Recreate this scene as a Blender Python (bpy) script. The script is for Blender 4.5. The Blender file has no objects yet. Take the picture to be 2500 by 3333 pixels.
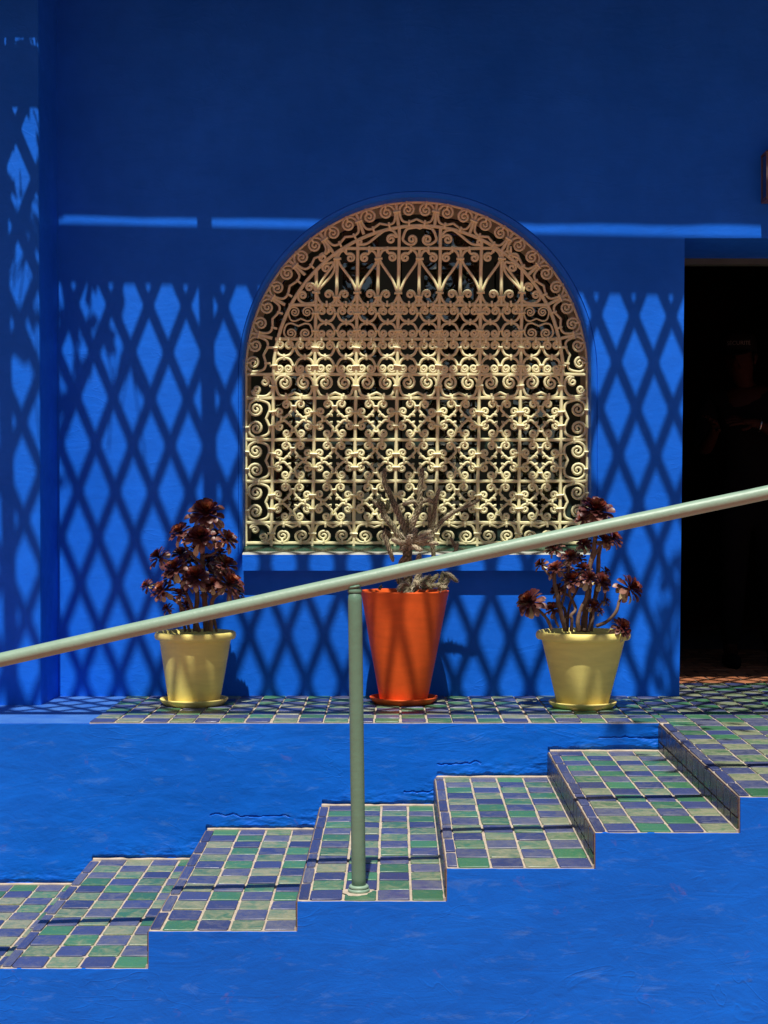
import bpy, math, random
from mathutils import Vector, Matrix, noise, geometry
R = math.radians
random.seed(7)
scn = bpy.context.scene
COL = scn.collection

# ---------------------------------------------------------------- camera, sky, sun, exposure
CAMZ = 0.87
F = 5000.0                       # focal length in photograph pixels
cam_d = bpy.data.cameras.new('camera')
cam = bpy.data.objects.new('camera', cam_d); COL.objects.link(cam)
cam.location = (0, 0, CAMZ); cam.rotation_euler = (R(90), 0, 0)
cam_d.sensor_fit = 'VERTICAL'; cam_d.sensor_height = 36.0
cam_d.lens = F / 3333.0 * 36.0
cam_d.shift_x = -40.0 / 3333.0
cam_d.clip_start = 0.05; cam_d.clip_end = 400
scn.camera = cam

SUN_TAN = 2.27                   # rise over run of the sun's rays
SUN_X = -0.026                   # sideways lean per metre of fall
world = bpy.data.worlds.new('World'); scn.world = world; world.use_nodes = True
wn = world.node_tree; wn.nodes.clear()
sky = wn.nodes.new('ShaderNodeTexSky'); sky.sky_type = 'NISHITA'; sky.sun_disc = False
sky.sun_elevation = math.atan(SUN_TAN); sky.sun_rotation = math.pi
sky.air_density = 1.0; sky.dust_density = 0.6; sky.ozone_density = 1.5
bg = wn.nodes.new('ShaderNodeBackground'); bg.inputs[1].default_value = 0.05
wo = wn.nodes.new('ShaderNodeOutputWorld')
wn.links.new(sky.outputs[0], bg.inputs[0]); wn.links.new(bg.outputs[0], wo.inputs[0])
sun_d = bpy.data.lights.new('sun', 'SUN'); sun_d.energy = 4.8; sun_d.angle = R(0.53)
sun_d.color = (1.0, 0.945, 0.86)
sun = bpy.data.objects.new('sun', sun_d); COL.objects.link(sun)
sdir = Vector((SUN_X, -1.0 / SUN_TAN, 1.0)).normalized()
sun.rotation_euler = sdir.to_track_quat('Z', 'Y').to_euler(); sun.location = (0, -3, 9)
scn.view_settings.view_transform = 'Standard'; scn.view_settings.look = 'None'
scn.view_settings.exposure = 0.2; scn.view_settings.gamma = 1.0
scn.view_settings.use_curve_mapping = False
scn.cycles.max_bounces = 8; scn.cycles.diffuse_bounces = 4; scn.cycles.transparent_max_bounces = 12

# ---------------------------------------------------------------- key distances
DF, DT, DW, DP, DG = 4.70, 6.135, 7.005, 6.69, 7.118   # stair front, terrace edge, wall, pilaster, grille
def P(u, v, D):                  # a measured spot of the place at distance D
    return Vector(((u - 1290.0) * D / F, D, CAMZ - (v - 1666.0) * D / F))
def X(u, D): return (u - 1290.0) * D / F
def Z(v, D): return CAMZ - (v - 1666.0) * D / F

# ---------------------------------------------------------------- object helpers
WL = {}
def finish(o, parent, loc, mat=None):
    COL.objects.link(o)
    loc = Vector(loc)
    WL[o.name] = loc
    if parent is not None:
        o.parent = parent; o.location = loc - WL[parent.name]
    else:
        o.location = loc
    return o
def mesh_data(name, vs, fs, mats=None, mi=None, smooth=False):
    m = bpy.data.meshes.new(name); m.from_pydata([tuple(v) for v in vs], [], fs)
    for k in (mats or []): m.materials.append(k)
    if mi: m.polygons.foreach_set('material_index', mi)
    if smooth: m.polygons.foreach_set('use_smooth', [True] * len(m.polygons))
    m.update(); return m
def mk(name, vs, fs, mat, parent=None, org=None, smooth=False, mi=None):
    """vs in world coordinates; origin at org (or the parent's)"""
    if org is None: org = WL[parent.name] if parent is not None else Vector((0, 0, 0))
    org = Vector(org)
    mats = mat if isinstance(mat, (list, tuple)) else [mat]
    m = mesh_data(name, [Vector(v) - org for v in vs], fs, mats, mi, smooth)
    return finish(bpy.data.objects.new(name, m), parent, org)
def inst(name, mesh, parent, loc, rot=(0, 0, 0), scale=(1, 1, 1)):
    o = bpy.data.objects.new(name, mesh); o.rotation_euler = rot; o.scale = scale
    return finish(o, parent, loc)
def empty(name, loc, label, cat, group=None):
    o = bpy.data.objects.new(name, None); o.empty_display_size = .1
    o['label'] = label; o['category'] = cat
    if group: o['group'] = group
    return finish(o, None, loc)
def tag(o, label, cat, group=None):
    o['label'] = label; o['category'] = cat
    if group: o['group'] = group
    return o
def struct(o, kind='structure', label=None):
    o['kind'] = kind
    if label: o['label'] = label
    return o

class MB:
    def __init__(s): s.v = []; s.f = []; s.mi = []
    def add(s, vs, fs, mi=0):
        n = len(s.v); s.v += [Vector(v) for v in vs]
        s.f += [tuple(i + n for i in f) for f in fs]; s.mi += [mi] * len(fs)
    def box(s, a, b, mi=0):
        x0, y0, z0 = a; x1, y1, z1 = b
        s.add([(x0,y0,z0),(x1,y0,z0),(x1,y1,z0),(x0,y1,z0),(x0,y0,z1),(x1,y0,z1),(x1,y1,z1),(x0,y1,z1)],
              [(0,3,2,1),(4,5,6,7),(0,1,5,4),(1,2,6,5),(2,3,7,6),(3,0,4,7)], mi)
    def tube(s, pts, rad, n=6, cap=True, mi=0, flat=1.0, jit=0):
        pts = [Vector(p) for p in pts]; m = len(pts)
        if not hasattr(rad, '__len__'): rad = [rad] * m
        t0 = (pts[1] - pts[0]).normalized()
        up = Vector((0, 1, 0)) if abs(t0.y) < .9 else Vector((1, 0, 0))
        a = t0.cross(up).normalized(); vs = []
        for i in range(m):
            t = (pts[min(i + 1, m - 1)] - pts[max(i - 1, 0)])
            t = t.normalized() if t.length > 1e-9 else t0
            a = (a - t * a.dot(t)); a = a.normalized() if a.length > 1e-9 else t.orthogonal().normalized()
            b = t.cross(a)
            for k in range(n):
                an = 2 * math.pi * k / n; r = rad[i] * (1 + (random.uniform(-jit, jit) if jit else 0))
                vs.append(pts[i] + a * (math.cos(an) * r) + b * (math.sin(an) * r * flat))
        fs = [(i*n+k, i*n+(k+1) % n, (i+1)*n+(k+1) % n, (i+1)*n+k) for i in range(m-1) for k in range(n)]
        if cap: fs += [tuple(range(n))[::-1], tuple((m-1)*n+k for k in range(n))]
        s.add(vs, fs, mi)
    def lathe(s, prof, c, n=48, mi=0, wob=0.0, seed=0):
        vs = []
        for j, (r, z) in enumerate(prof):
            for k in range(n):
                an = 2*math.pi*k/n
                w = 1 + wob * noise.noise(Vector((math.cos(an)*1.3 + seed, math.sin(an)*1.3, z*6)))
                vs.append((c[0]+math.cos(an)*r*w, c[1]+math.sin(an)*r*w, c[2]+z))
        fs = [(j*n+k, j*n+(k+1) % n, (j+1)*n+(k+1) % n, (j+1)*n+k) for j in range(len(prof)-1) for k in range(n)]
        s.add(vs, fs, mi)
    def build(s, name, mat, parent=None, org=None, smooth=False):
        return mk(name, s.v, s.f, mat, parent, org, smooth, s.mi if isinstance(mat, (list, tuple)) else None)

def crom(pts, k=6):
    """Catmull-Rom through pts"""
    pts = [Vector(p) for p in pts]
    q = [pts[0]*2 - pts[1]] + pts + [pts[-1]*2 - pts[-2]]; out = []
    for i in range(1, len(q) - 2):
        for j in range(k):
            t = j / k
            out.append(0.5 * ((2*q[i]) + (q[i+1]-q[i-1])*t + (2*q[i-1]-5*q[i]+4*q[i+1]-q[i+2])*t*t + (3*q[i]-q[i-1]-3*q[i+1]+q[i+2])*t**3))
    out.append(pts[-1]); return out

# ---------------------------------------------------------------- materials
def new_mat(name):
    m = bpy.data.materials.new(name); m.use_nodes = True
    nt = m.node_tree; b = nt.nodes['Principled BSDF']; return m, nt, b
def N(nt, t, **kw):
    n = nt.nodes.new(t)
    for k, v in kw.items():
        if k in ('operation', 'blend_type', 'data_type', 'feature', 'distance', 'wave_type', 'noise_dimensions', 'bands_direction', 'layer_name', 'attribute_name', 'invert'): setattr(n, k, v)
        else: n.inputs[k.replace('_', ' ')].default_value = v
    return n
def tex(nt, typ='Object', scale=(1, 1, 1)):
    tc = nt.nodes.new('ShaderNodeTexCoord'); mp = nt.nodes.new('ShaderNodeMapping')
    mp.inputs['Scale'].default_value = scale
    nt.links.new(tc.outputs[typ], mp.inputs['Vector']); return mp.outputs[0]
def ramp(nt, fac, stops):
    r = nt.nodes.new('ShaderNodeValToRGB'); e = r.color_ramp.elements
    while len(e) > 1: e.remove(e[-1])
    for i, (p, c) in enumerate(stops):
        if i == 0: e[0].position = p; e[0].color = (*c, 1) if len(c) == 3 else c
        else:
            q = e.new(p); q.color = (*c, 1) if len(c) == 3 else c
    nt.links.new(fac, r.inputs[0]); return r.outputs[0]
def g(x): return (x, x, x)
def mix(nt, fac, a, b, bt='MIX'):
    n = nt.nodes.new('ShaderNodeMix'); n.data_type = 'RGBA'; n.blend_type = bt
    for s, v in ((n.inputs[0], fac), (n.inputs[6], a), (n.inputs[7], b)):
        if hasattr(v, 'is_linked') or hasattr(v, 'links'): nt.links.new(v, s)
        elif isinstance(v, (int, float)): s.default_value = v
        else: s.default_value = (*v, 1)
    return n.outputs[2]
def bump(nt, b, h, strength=.3, dist=.01, prev=None):
    n = nt.nodes.new('ShaderNodeBump'); n.inputs['Strength'].default_value = strength
    n.inputs['Distance'].default_value = dist; nt.links.new(h, n.inputs['Height'])
    if prev is not None: nt.links.new(prev, n.inputs['Normal'])
    if b is not None: nt.links.new(n.outputs[0], b.inputs['Normal'])
    return n.outputs[0]
def nz(nt, co, scale, detail=3, rough=.55, dist=0.0):
    n = N(nt, 'ShaderNodeTexNoise', Scale=scale, Detail=detail, Roughness=rough, Distortion=dist)
    nt.links.new(co, n.inputs['Vector']); return n.outputs[0]
def simple(name, col, rough=.6, var=.15, scale=12, metallic=0, bmp=.0, spec=.5, bscale=60):
    m, nt, b = new_mat(name); co = tex(nt)
    f = nz(nt, co, scale, 4)
    c = ramp(nt, f, [(.25, tuple(x*(1-var) for x in col)), (.75, tuple(min(1, x*(1+var)) for x in col))])
    nt.links.new(c, b.inputs['Base Color']); b.inputs['Roughness'].default_value = rough
    b.inputs['Metallic'].default_value = metallic; b.inputs['Specular IOR Level'].default_value = spec
    if bmp: bump(nt, b, nz(nt, co, bscale, 4), bmp, .004)
    return m

def plaster(name, dirt=0.0, stroke=1.0, BLUE=(0.0012, 0.130, 0.68)):
    m, nt, b = new_mat(name); co = tex(nt)
    big = nz(nt, co, 1.6, 4, .6); mid = nz(nt, co, 9, 4, .6)
    lo = tuple(x*.80 for x in BLUE); hi = (BLUE[0]*2.5, BLUE[1]*1.12, BLUE[2]*1.05)
    c = ramp(nt, big, [(.3, lo), (.7, hi)])
    c = mix(nt, ramp(nt, mid, [(.35, g(0)), (.75, g(.35))]), c, (.002, .105, .58))
    if dirt:
        spots = nz(nt, co, 11, 5, .65, .6)
        c = mix(nt, ramp(nt, spots, [(.65, g(0)), (.80, g(.32 * dirt))]), c, (.19, .10, .20))
        pale = nz(nt, tex(nt, scale=(1, 1, 3.5)), 7, 5, .7, .5)
        c = mix(nt, ramp(nt, pale, [(.56, g(0)), (.78, g(.5 * dirt))]), c, (.06, .20, .62))
    nt.links.new(c, b.inputs['Base Color'])
    rr = ramp(nt, mid, [(.3, g(.42)), (.7, g(.6))]); nt.links.new(rr, b.inputs['Roughness'])
    b.inputs['Specular IOR Level'].default_value = .17
    st = nz(nt, tex(nt, scale=(1, 1, 3.2)), 4.2, 5, .62, .9)     # broad trowel drags
    st2 = nz(nt, co, 26, 5, .6, .6)
    rid = N(nt, 'ShaderNodeTexNoise', Scale=1.9, Detail=3, Roughness=.55, Distortion=1.3)   # thin curved trowel ridges
    nt.links.new(tex(nt, scale=(1, 1, 1.6)), rid.inputs['Vector'])
    ln = ramp(nt, rid.outputs[0], [(.487, g(0)), (.4965, g(1)), (.506, g(0)), (.575, g(0)), (.582, g(.8)), (.589, g(0))])
    mk_ = ramp(nt, nz(nt, co, 3.1, 2), [(.50, g(0)), (.60, g(1))])
    rdg = mix(nt, mk_, (0, 0, 0), ln)
    n1 = bump(nt, None, big, .4, .02); n2 = bump(nt, None, st, .30 * stroke, .008, n1)
    n3 = bump(nt, None, st2, .30 * stroke, .0035, n2); n4 = bump(nt, None, rdg, .20 * stroke, .003, n3)
    bump(nt, b, nz(nt, co, 150, 3), .16, .0015, n4)
    return m
M_wall = plaster('blue_plaster', 0, 1.0, (0.004, 0.153, 0.86)); M_low = plaster('blue_plaster_worn', 1.5, 1.3)

def floor_blue():
    m, nt, b = new_mat('blue_floor_paint'); co = tex(nt)
    f = nz(nt, co, 7, 5, .6, .4)
    c = ramp(nt, f, [(.3, (.016, .11, .46)), (.7, (.06, .19, .53))])
    nt.links.new(c, b.inputs['Base Color']); b.inputs['Roughness'].default_value = .6
    bump(nt, b, nz(nt, co, 30, 4), .3, .006); return m
M_floorblue = floor_blue()

def tile_mat(name, base, worn, amount, lo, hi, rough=.28):
    m, nt, b = new_mat(name)
    oi = nt.nodes.new('ShaderNodeObjectInfo')
    tc = nt.nodes.new('ShaderNodeTexCoord')
    addv = nt.nodes.new('ShaderNodeVectorMath'); addv.operation = 'ADD'
    mulv = nt.nodes.new('ShaderNodeVectorMath'); mulv.operation = 'SCALE'
    cmb = nt.nodes.new('ShaderNodeCombineXYZ')
    for k in (0, 1, 2): nt.links.new(oi.outputs['Random'], cmb.inputs[k])
    nt.links.new(cmb.outputs[0], mulv.inputs[0]); mulv.inputs['Scale'].default_value = 37.0
    nt.links.new(tc.outputs['Object'], addv.inputs[0]); nt.links.new(mulv.outputs[0], addv.inputs[1])
    co = addv.outputs[0]
    n1 = nz(nt, co, 2.6, 6, .68, .7); n2 = nz(nt, co, 9, 4, .6)
    bc = ramp(nt, oi.outputs['Random'], [(0.0, tuple(x*lo for x in base)), (1.0, tuple(min(1, x*hi) for x in base))])
    # per-tile wear threshold: mul of noise by random
    rw = nt.nodes.new('ShaderNodeMath'); rw.operation = 'MULTIPLY_ADD'
    fr = nt.nodes.new('ShaderNodeMath'); fr.operation = 'FRACT'
    m7 = nt.nodes.new('ShaderNodeMath'); m7.operation = 'MULTIPLY'; m7.inputs[1].default_value = 7.31
    nt.links.new(oi.outputs['Random'], m7.inputs[0]); nt.links.new(m7.outputs[0], fr.inputs[0])
    nt.links.new(fr.outputs[0], rw.inputs[0]); rw.inputs[1].default_value = amount; nt.links.new(n1, rw.inputs[2])
    w = ramp(nt, rw.outputs[0], [(.62, g(0)), (1.0, g(.95))])
    c = mix(nt, w, bc, worn)
    sp = ramp(nt, nz(nt, co, 14, 2), [(.70, g(0)), (.76, g(.6))])
    c = mix(nt, sp, c, (.33, .32, .27))
    c = mix(nt, ramp(nt, n2, [(.3, g(.25)), (.7, g(0))]), c, (base[0]*.55, base[1]*.55, base[2]*.55))
    nt.links.new(c, b.inputs['Base Color'])
    nt.links.new(ramp(nt, n1, [(.3, g(rough)), (.8, g(rough + .28))]), b.inputs['Roughness'])
    b.inputs['Specular IOR Level'].default_value = .45
    h = bump(nt, None, nz(nt, co, 1.7, 2), .35, .004); bump(nt, b, n2, .25, .0012, h)
    return m
M_tb = tile_mat('blue_glaze', (.044, .060, .168), (.135, .145, .20), .44, .78, 1.22)
M_tg = tile_mat('green_glaze', (.050, .170, .085), (.29, .29, .19), .47, .8, 1.25)
M_to = tile_mat('terracotta_glaze', (.36, .13, .055), (.40, .20, .11), .25, .8, 1.15, .45)
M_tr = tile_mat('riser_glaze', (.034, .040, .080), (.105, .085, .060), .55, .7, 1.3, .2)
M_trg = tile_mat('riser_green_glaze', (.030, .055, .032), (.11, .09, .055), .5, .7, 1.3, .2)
M_grout = simple('grout', (.46, .385, .30), .85, .28, 22, 0, .5)
M_grout_dark = simple('dirty_grout', (.16, .115, .085), .85, .35, 22, 0, .5)
M_iron = simple('cream_painted_iron', (.82, .79, .45), .42, .12, 30, 0, .25, .45, 150)
M_reveal = simple('beige_plaster', (.78, .64, .50), .85, .12, 8, 0, .3)
M_green = simple('dark_green_wood', (.026, .055, .045), .4, .2, 6, 0, .1)
M_sillg = simple('green_glazed_sill', (.022, .07, .045), .25, .4, 14, 0, .3)
M_silledge = simple('pale_sill_edge', (.42, .44, .38), .5, .15, 20, 0, .3)
M_rail = simple('sage_gloss_paint', (.245, .37, .275), .45, .06, 14, 0, .3, .5, 45)
M_post = simple('sage_post_paint', (.120, .235, .160), .42, .08, 14, 0, .3, .5, 45)
M_black = simple('dark_interior', (.006, .0055, .005), .95, .1)  # near-black wall colour stands in for the shade inside the rooms
M_wood = simple('pergola_wood', (.10, .07, .05), .8, .2)
M_soil = simple('potting_soil', (.035, .022, .015), .95, .5, 60, 0, .9)
M_brass = simple('aged_brass', (.16, .115, .095), .45, .3, 30, .5, .2)
M_ground = simple('garden_path', (.48, .135, .095), .9, .2, 3, 0, .3)

def pot_mat(name, col, dirt, seed):
    m, nt, b = new_mat(name); co = tex(nt)
    f = nz(nt, tex(nt, scale=(1, 1, 5)), 6, 5, .6, .3)
    c = ramp(nt, f, [(.3, tuple(x*.90 for x in col)), (.7, tuple(min(1, x*1.08) for x in col))])
    sep = nt.nodes.new('ShaderNodeSeparateXYZ'); nt.links.new(tex(nt), sep.inputs[0])
    mul = nt.nodes.new('ShaderNodeMath'); mul.operation = 'MULTIPLY_ADD'
    nt.links.new(sep.outputs['Z'], mul.inputs[0]); mul.inputs[1].default_value = -6.0; nt.links.new(nz(nt, co, 9, 5), mul.inputs[2])
    c = mix(nt, ramp(nt, mul.outputs[0], [(.22, g(0)), (.60, g(.65))]), c, dirt)
    c = mix(nt, ramp(nt, nz(nt, co, 26, 5, .7), [(.66, g(0)), (.74, g(.4))]), c, tuple(min(1, x*1.3+.05) for x in col))
    nt.links.new(c, b.inputs['Base Color']); b.inputs['Roughness'].default_value = .5
    b.inputs['Specular IOR Level'].default_value = .25
    h = bump(nt, None, nz(nt, tex(nt, scale=(1, 1, 9)), 3.0, 3), .14, .004)
    bump(nt, b, nz(nt, co, 40, 4), .25, .003, h); return m
M_yel = pot_mat('yellow_painted_clay', (.93, .80, .24), (.66, .46, .18), 1)
M_ora = pot_mat('orange_painted_clay', (.88, .125, .018), (.58, .10, .025), 2)

def leaf_mat(name, stops, rough=.4):
    m, nt, b = new_mat(name)
    at = nt.nodes.new('ShaderNodeAttribute'); at.attribute_name = 'age'
    co = tex(nt)
    add = nt.nodes.new('ShaderNodeMath'); add.operation = 'MULTIPLY_ADD'
    nt.links.new(nz(nt, co, 30, 3), add.inputs[0]); add.inputs[1].default_value = .35; nt.links.new(at.outputs['Fac'], add.inputs[2])
    c = ramp(nt, add.outputs[0], stops)
    nt.links.new(c, b.inputs['Base Color']); b.inputs['Roughness'].default_value = rough
    b.inputs['Specular IOR Level'].default_value = .4
    return m
M_aeo = leaf_mat('aeonium_leaf', [(.15, (.36, .12, .035)), (.36, (.17, .026, .014)), (.60, (.058, .011, .011)), (.84, (.14, .050, .040)), (1.0, (.38, .20, .145)), (1.12, (.58, .48, .26))])
M_stem = simple('woody_stem', (.17, .105, .065), .8, .35, 40, 0, .8)
M_cact = leaf_mat('cactus_skin', [(.1, (.085, .115, .045)), (.45, (.10, .098, .052)), (.8, (.26, .22, .13)), (1.15, (.55, .47, .32))], .7)
M_spine = simple('cactus_spine', (.60, .52, .38), .6, .1)
M_leaf = simple('garden_leaf', (.05, .09, .022), .5, .5, 4)

# ---------------------------------------------------------------- ground and step geometry data
g_ = mk('ground', [(-60,-60,-.78),(60,-60,-.78),(60,60,-.78),(-60,60,-.78)], [(0,1,2,3)], M_ground); struct(g_)

XS = [-1.662, -1.2135, -.757, -.302, .155, .609, 1.0515]         # left edges of treads A..F and landing
ZF = [-.625, -.524, -.410, -.318, -.2176, -.1086, .0005]         # tread height at the front
ZB = [-.618, -.518, -.398, -.303, -.190, -.086, .031]            # tread height at the back
TZ = .031
def fbm(x, y, z, o=4):
    return noise.fractal(Vector((x, y, z)), 1.0, 2.1, o)

# ---------------------------------------------------------------- blue stair wall (front of the stairs)
def grid_sheet(name, x0, x1, nx, zlo, ztop, nz_, ypos, disp, mat, parent, thick):
    """an upright plaster face with its own relief, edges and thickness"""
    vs = []; fs = []
    for i in range(nx + 1):
        x = x0 + (x1 - x0) * i / nx
        zt = ztop(x)
        for j in range(nz_ + 1):
            z = zlo + (zt - zlo) * (j / nz_)
            vs.append((x, ypos + disp(x, z, zt), z))
    W = nz_ + 1
    for i in range(nx):
        for j in range(nz_):
            a = i * W + j; fs.append((a, a + W, a + W + 1, a + 1))
    n = len(vs)
    for i in range(nx + 1):
        x, y, z = vs[i * W + nz_]; vs.append((x, ypos + thick, z))
    for i in range(nx): fs.append((i*W+nz_, (i+1)*W+nz_, n+i+1, n+i))
    # ends
    vs += [(x0, ypos + thick, zlo), (x1, ypos + thick, zlo)]
    fs.append(tuple([*range(0, W), n, len(vs)-2])); fs.append(tuple([*range(nx*W, nx*W+W)][::-1] + [len(vs)-1, n+nx])[::1])
    return mk(name, vs, fs, mat, parent, smooth=False)

stair_wall = empty('stair_wall', (0, DF, -.78), 'low bright blue plastered wall carrying the tiled steps, nearest the camera', 'wall')
def disp_front(x, z, zt):
    return -.0055 + .004 * fbm(x*1.6, 3, z*1.6) + .0008 * fbm(x*9, 1, z*14)
ends = XS[1:] + [2.6]
for i in range(7):
    o = grid_sheet('wall_section', XS[i] - (1.2 if i == 0 else 0), ends[i], max(30, int((ends[i]-XS[i])*90)), -.78,
               lambda x, i=i: ZF[i] - .004 + .0018 * fbm(x*16, i, 2), 34, DF, disp_front, M_low, stair_wall, .05)

# ---------------------------------------------------------------- terrace wall
def tread_z(x):                                                  # height of the tread that meets the terrace wall at x
    for i in range(6, -1, -1):
        if x >= XS[i]: return ZB[min(i, 6)]
    return ZB[0]
def tread_soft(x):
    return sum(tread_z(x + k*.02) for k in range(-5, 6)) / 11
def disp_ter(x, z, zt):
    d = -.008 + .005 * fbm(x*1.5, 7, z*2) + .0016 * fbm(x*7, 1, z*12)
    if x < XS[6]:
        h = z - tread_z(x + .015 * noise.noise(Vector((x*9, 0, 0))))
        hs = z - tread_soft(x)
        if hs < .12: d += -.005 * min(1, max(0, 1 - hs/.12)) * (0.6 + noise.noise(Vector((x*11, z*9, 3))))
        k = max(0, 1 - hs/.085)
        d += .0045 * k * fbm(x*22, 2, z*46, 3)                                        # rough, lumpy foot of the wall
        e_ = .020 + .012 * noise.noise(Vector((x*5, 5, 0))) + .007 * noise.noise(Vector((x*26, 5, 0)))
        if h < e_: d += .013 * min(1, (e_ - h)/.010) * (.75 + .6*noise.noise(Vector((x*3, 9, 1))))   # undercut above the tread
        c2 = .055 + .02 * noise.noise(Vector((x*5, 15, 0))) + .010 * noise.noise(Vector((x*30, 5, 0)))
        if noise.noise(Vector((x*2.6, 19, 1))) > .10 and abs(h - c2) < .0036: d += .0045 * (1 + noise.noise(Vector((x*40, 4, 4))))
    return d
terrace_wall = empty('terrace_wall', (0, DT, -.78), 'blue plastered retaining wall behind the steps, below the potted plants', 'wall')
grid_sheet('wall_face', -3.0, XS[6] - .001, 760, -.78, lambda x: TZ - .0065 + .002 * fbm(x*5, 4, 0) - (.008 if x < -1.5 else 0) * min(1, (-1.5 - x)), 260, DT, disp_ter, M_low, terrace_wall, .06)

# ---------------------------------------------------------------- tiles
def tile_mesh(name, mat, seed, n=1):
    rd = random.Random(seed); c = (.035, .045, .08)[seed % 3]; vs = []
    def outline(s, z, jit):
        out = []
        for (cx, cy) in ((-.5, -.5), (.5, -.5), (.5, .5), (-.5, .5)):
            sx, sy = (1 if cx > 0 else -1), (1 if cy > 0 else -1)
            a = (cx*s - sx*c*rd.uniform(.4, 1.5), cy*s + sy*jit*rd.uniform(-1, .2)); b = (cx*s + sx*jit*rd.uniform(-1, .2), cy*s - sy*c*rd.uniform(.4, 1.5))
            pts = (a, b) if sx*sy < 0 else (b, a)
            out += [(x, y, z + rd.uniform(-.0006, .0006)) for x, y in pts]
        return out
    top = outline(.925, .0022, .016)
    mid = [(x*1.022, y*1.022, .0010) for x, y, z in top]; bot = [(x*1.024, y*1.024, -.004) for x, y, z in top]
    vs = top + mid + bot + [(0, 0, .0026)]
    fs = []
    for k in range(8):
        k2 = (k+1) % 8
        fs += [(24, k, k2), (k, 8+k, 8+k2, k2), (8+k, 16+k, 16+k2, 8+k2)]
    return mesh_data(name, vs, fs, [mat])
TB = [tile_mesh('tile_blue', M_tb, 10+i) for i in range(5)]
TG = [tile_mesh('tile_green', M_tg, 30+i) for i in range(5)]
TO = [tile_mesh('tile_orange', M_to, 50+i) for i in range(4)]
TR = [tile_mesh('tile_riser', M_tr, 70+i) for i in range(4)]
TRG = [tile_mesh('tile_riser_green', M_trg, 80+i) for i in range(4)]
def put_tile(kind, parent, x, y, z, w, d, slope=0, rz=0, rot=None):
    j = random.uniform
    s = random.choice((1, -1)); t = random.choice((1, -1))
    o = inst('tile', random.choice(kind), parent, (x + j(-.0012, .0012), y + j(-.0012, .0012), z + j(-.0008, .0008)),
             rot or (slope + j(-.011, .011), j(-.014, .014), rz + j(-.010, .010)), (w * s * j(.975, 1.0), d * t * j(.93, .975), 1 if s*t > 0 else 1))
    return o

def slab_surface(name, x0, x1, y0, y1, z0, z1, th=.03, mat=None, nosub=False):
    m = MB()
    m.add([(x0,y0,z0-th),(x1,y0,z0-th),(x1,y1,z1-th),(x0,y1,z1-th),(x0,y0,z0),(x1,y0,z0),(x1,y1,z1),(x0,y1,z1)],
          [(0,3,2,1),(4,5,6,7),(0,1,5,4),(1,2,6,5),(2,3,7,6),(3,0,4,7)])
    o = m.build(name, mat or M_grout, None, ((x0+x1)/2, y0, z0)); struct(o); return o
NOSE = .033
def tread(i, cols, y1, xend, nrow):
    z0, z1 = ZF[i], ZB[i]; x0 = XS[i]
    y0 = DF + .0015
    s = slab_surface('stair_step' if i < 6 else 'landing', x0, xend, y0, DT - .001, z0 - .0032, z1 - .0032)
    sl = math.atan2(z1 - z0, DT - DF)
    dep = (DT - DF) / nrow
    start = (0, 0, 1, 0, 1, 0, 1)[i]                             # 0: front-left tile blue, 1: green
    wcol = (xend - .004 - (x0 + NOSE)) / cols if i < 6 else .1035
    y = DF
    ds = [dep * random.uniform(.94, 1.06) * (1.08 - .012*r) for r in range(nrow)]
    k = (DT - DF - .004) / sum(ds); ds = [d*k for d in ds]
    skew = random.uniform(-.004, .004)
    for r in range(nrow):
        yc = y + ds[r]/2; zc = z0 + (yc - DF)/(DT - DF)*(z1 - z0)
        xo = skew * (yc - 5.4)
        for c in range(cols):
            xc = x0 + NOSE + wcol*(c + .5) + xo
            put_tile((TB, TG)[(r + c + start) % 2], s, xc, yc, zc - .0005, wcol, ds[r], sl)
        y += ds[r]
    # long blue nosing tiles along the edge
    y = DF + .002
    while y < DT - .05:
        L = min(random.uniform(.185, .215), DT - y - .002)
        yc = y + L/2; zc = z0 + (yc - DF)/(DT - DF)*(z1 - z0)
        o = put_tile(TB, s, x0 + NOSE/2 + .0005, yc, zc + .0002, NOSE*.98, L, sl); o.name = 'nosing_tile'
        y += L
    return s, sl
STEPS = []
for i in range(6):
    s, sl = tread(i, 4, DT, XS[i+1] - .0005, 13); STEPS.append(s)
# landing: sloping front part
land, sl = tread(6, 11, DT, 2.6, 13); STEPS.append(land)
# risers: only those that face the camera side carry visible tiles, all are built
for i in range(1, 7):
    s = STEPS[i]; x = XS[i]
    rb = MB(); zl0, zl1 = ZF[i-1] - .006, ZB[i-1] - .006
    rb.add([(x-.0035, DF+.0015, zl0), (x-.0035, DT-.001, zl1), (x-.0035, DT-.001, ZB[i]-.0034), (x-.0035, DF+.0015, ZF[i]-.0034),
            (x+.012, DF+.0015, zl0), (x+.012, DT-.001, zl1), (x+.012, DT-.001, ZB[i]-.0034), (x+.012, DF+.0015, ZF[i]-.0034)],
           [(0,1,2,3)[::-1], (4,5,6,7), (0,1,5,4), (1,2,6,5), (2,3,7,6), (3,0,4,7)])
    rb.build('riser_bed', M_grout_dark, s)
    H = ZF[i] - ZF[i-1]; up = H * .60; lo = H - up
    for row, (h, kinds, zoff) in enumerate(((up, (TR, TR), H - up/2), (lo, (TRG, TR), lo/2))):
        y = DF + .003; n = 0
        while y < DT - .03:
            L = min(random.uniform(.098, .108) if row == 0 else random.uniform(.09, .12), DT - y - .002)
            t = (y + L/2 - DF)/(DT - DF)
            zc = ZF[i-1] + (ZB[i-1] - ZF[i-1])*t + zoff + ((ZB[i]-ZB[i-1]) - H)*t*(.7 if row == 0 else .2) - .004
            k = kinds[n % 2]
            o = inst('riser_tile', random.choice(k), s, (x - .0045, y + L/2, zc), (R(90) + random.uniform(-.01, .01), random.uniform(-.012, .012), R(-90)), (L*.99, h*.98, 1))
            y += L; n += 1
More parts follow.
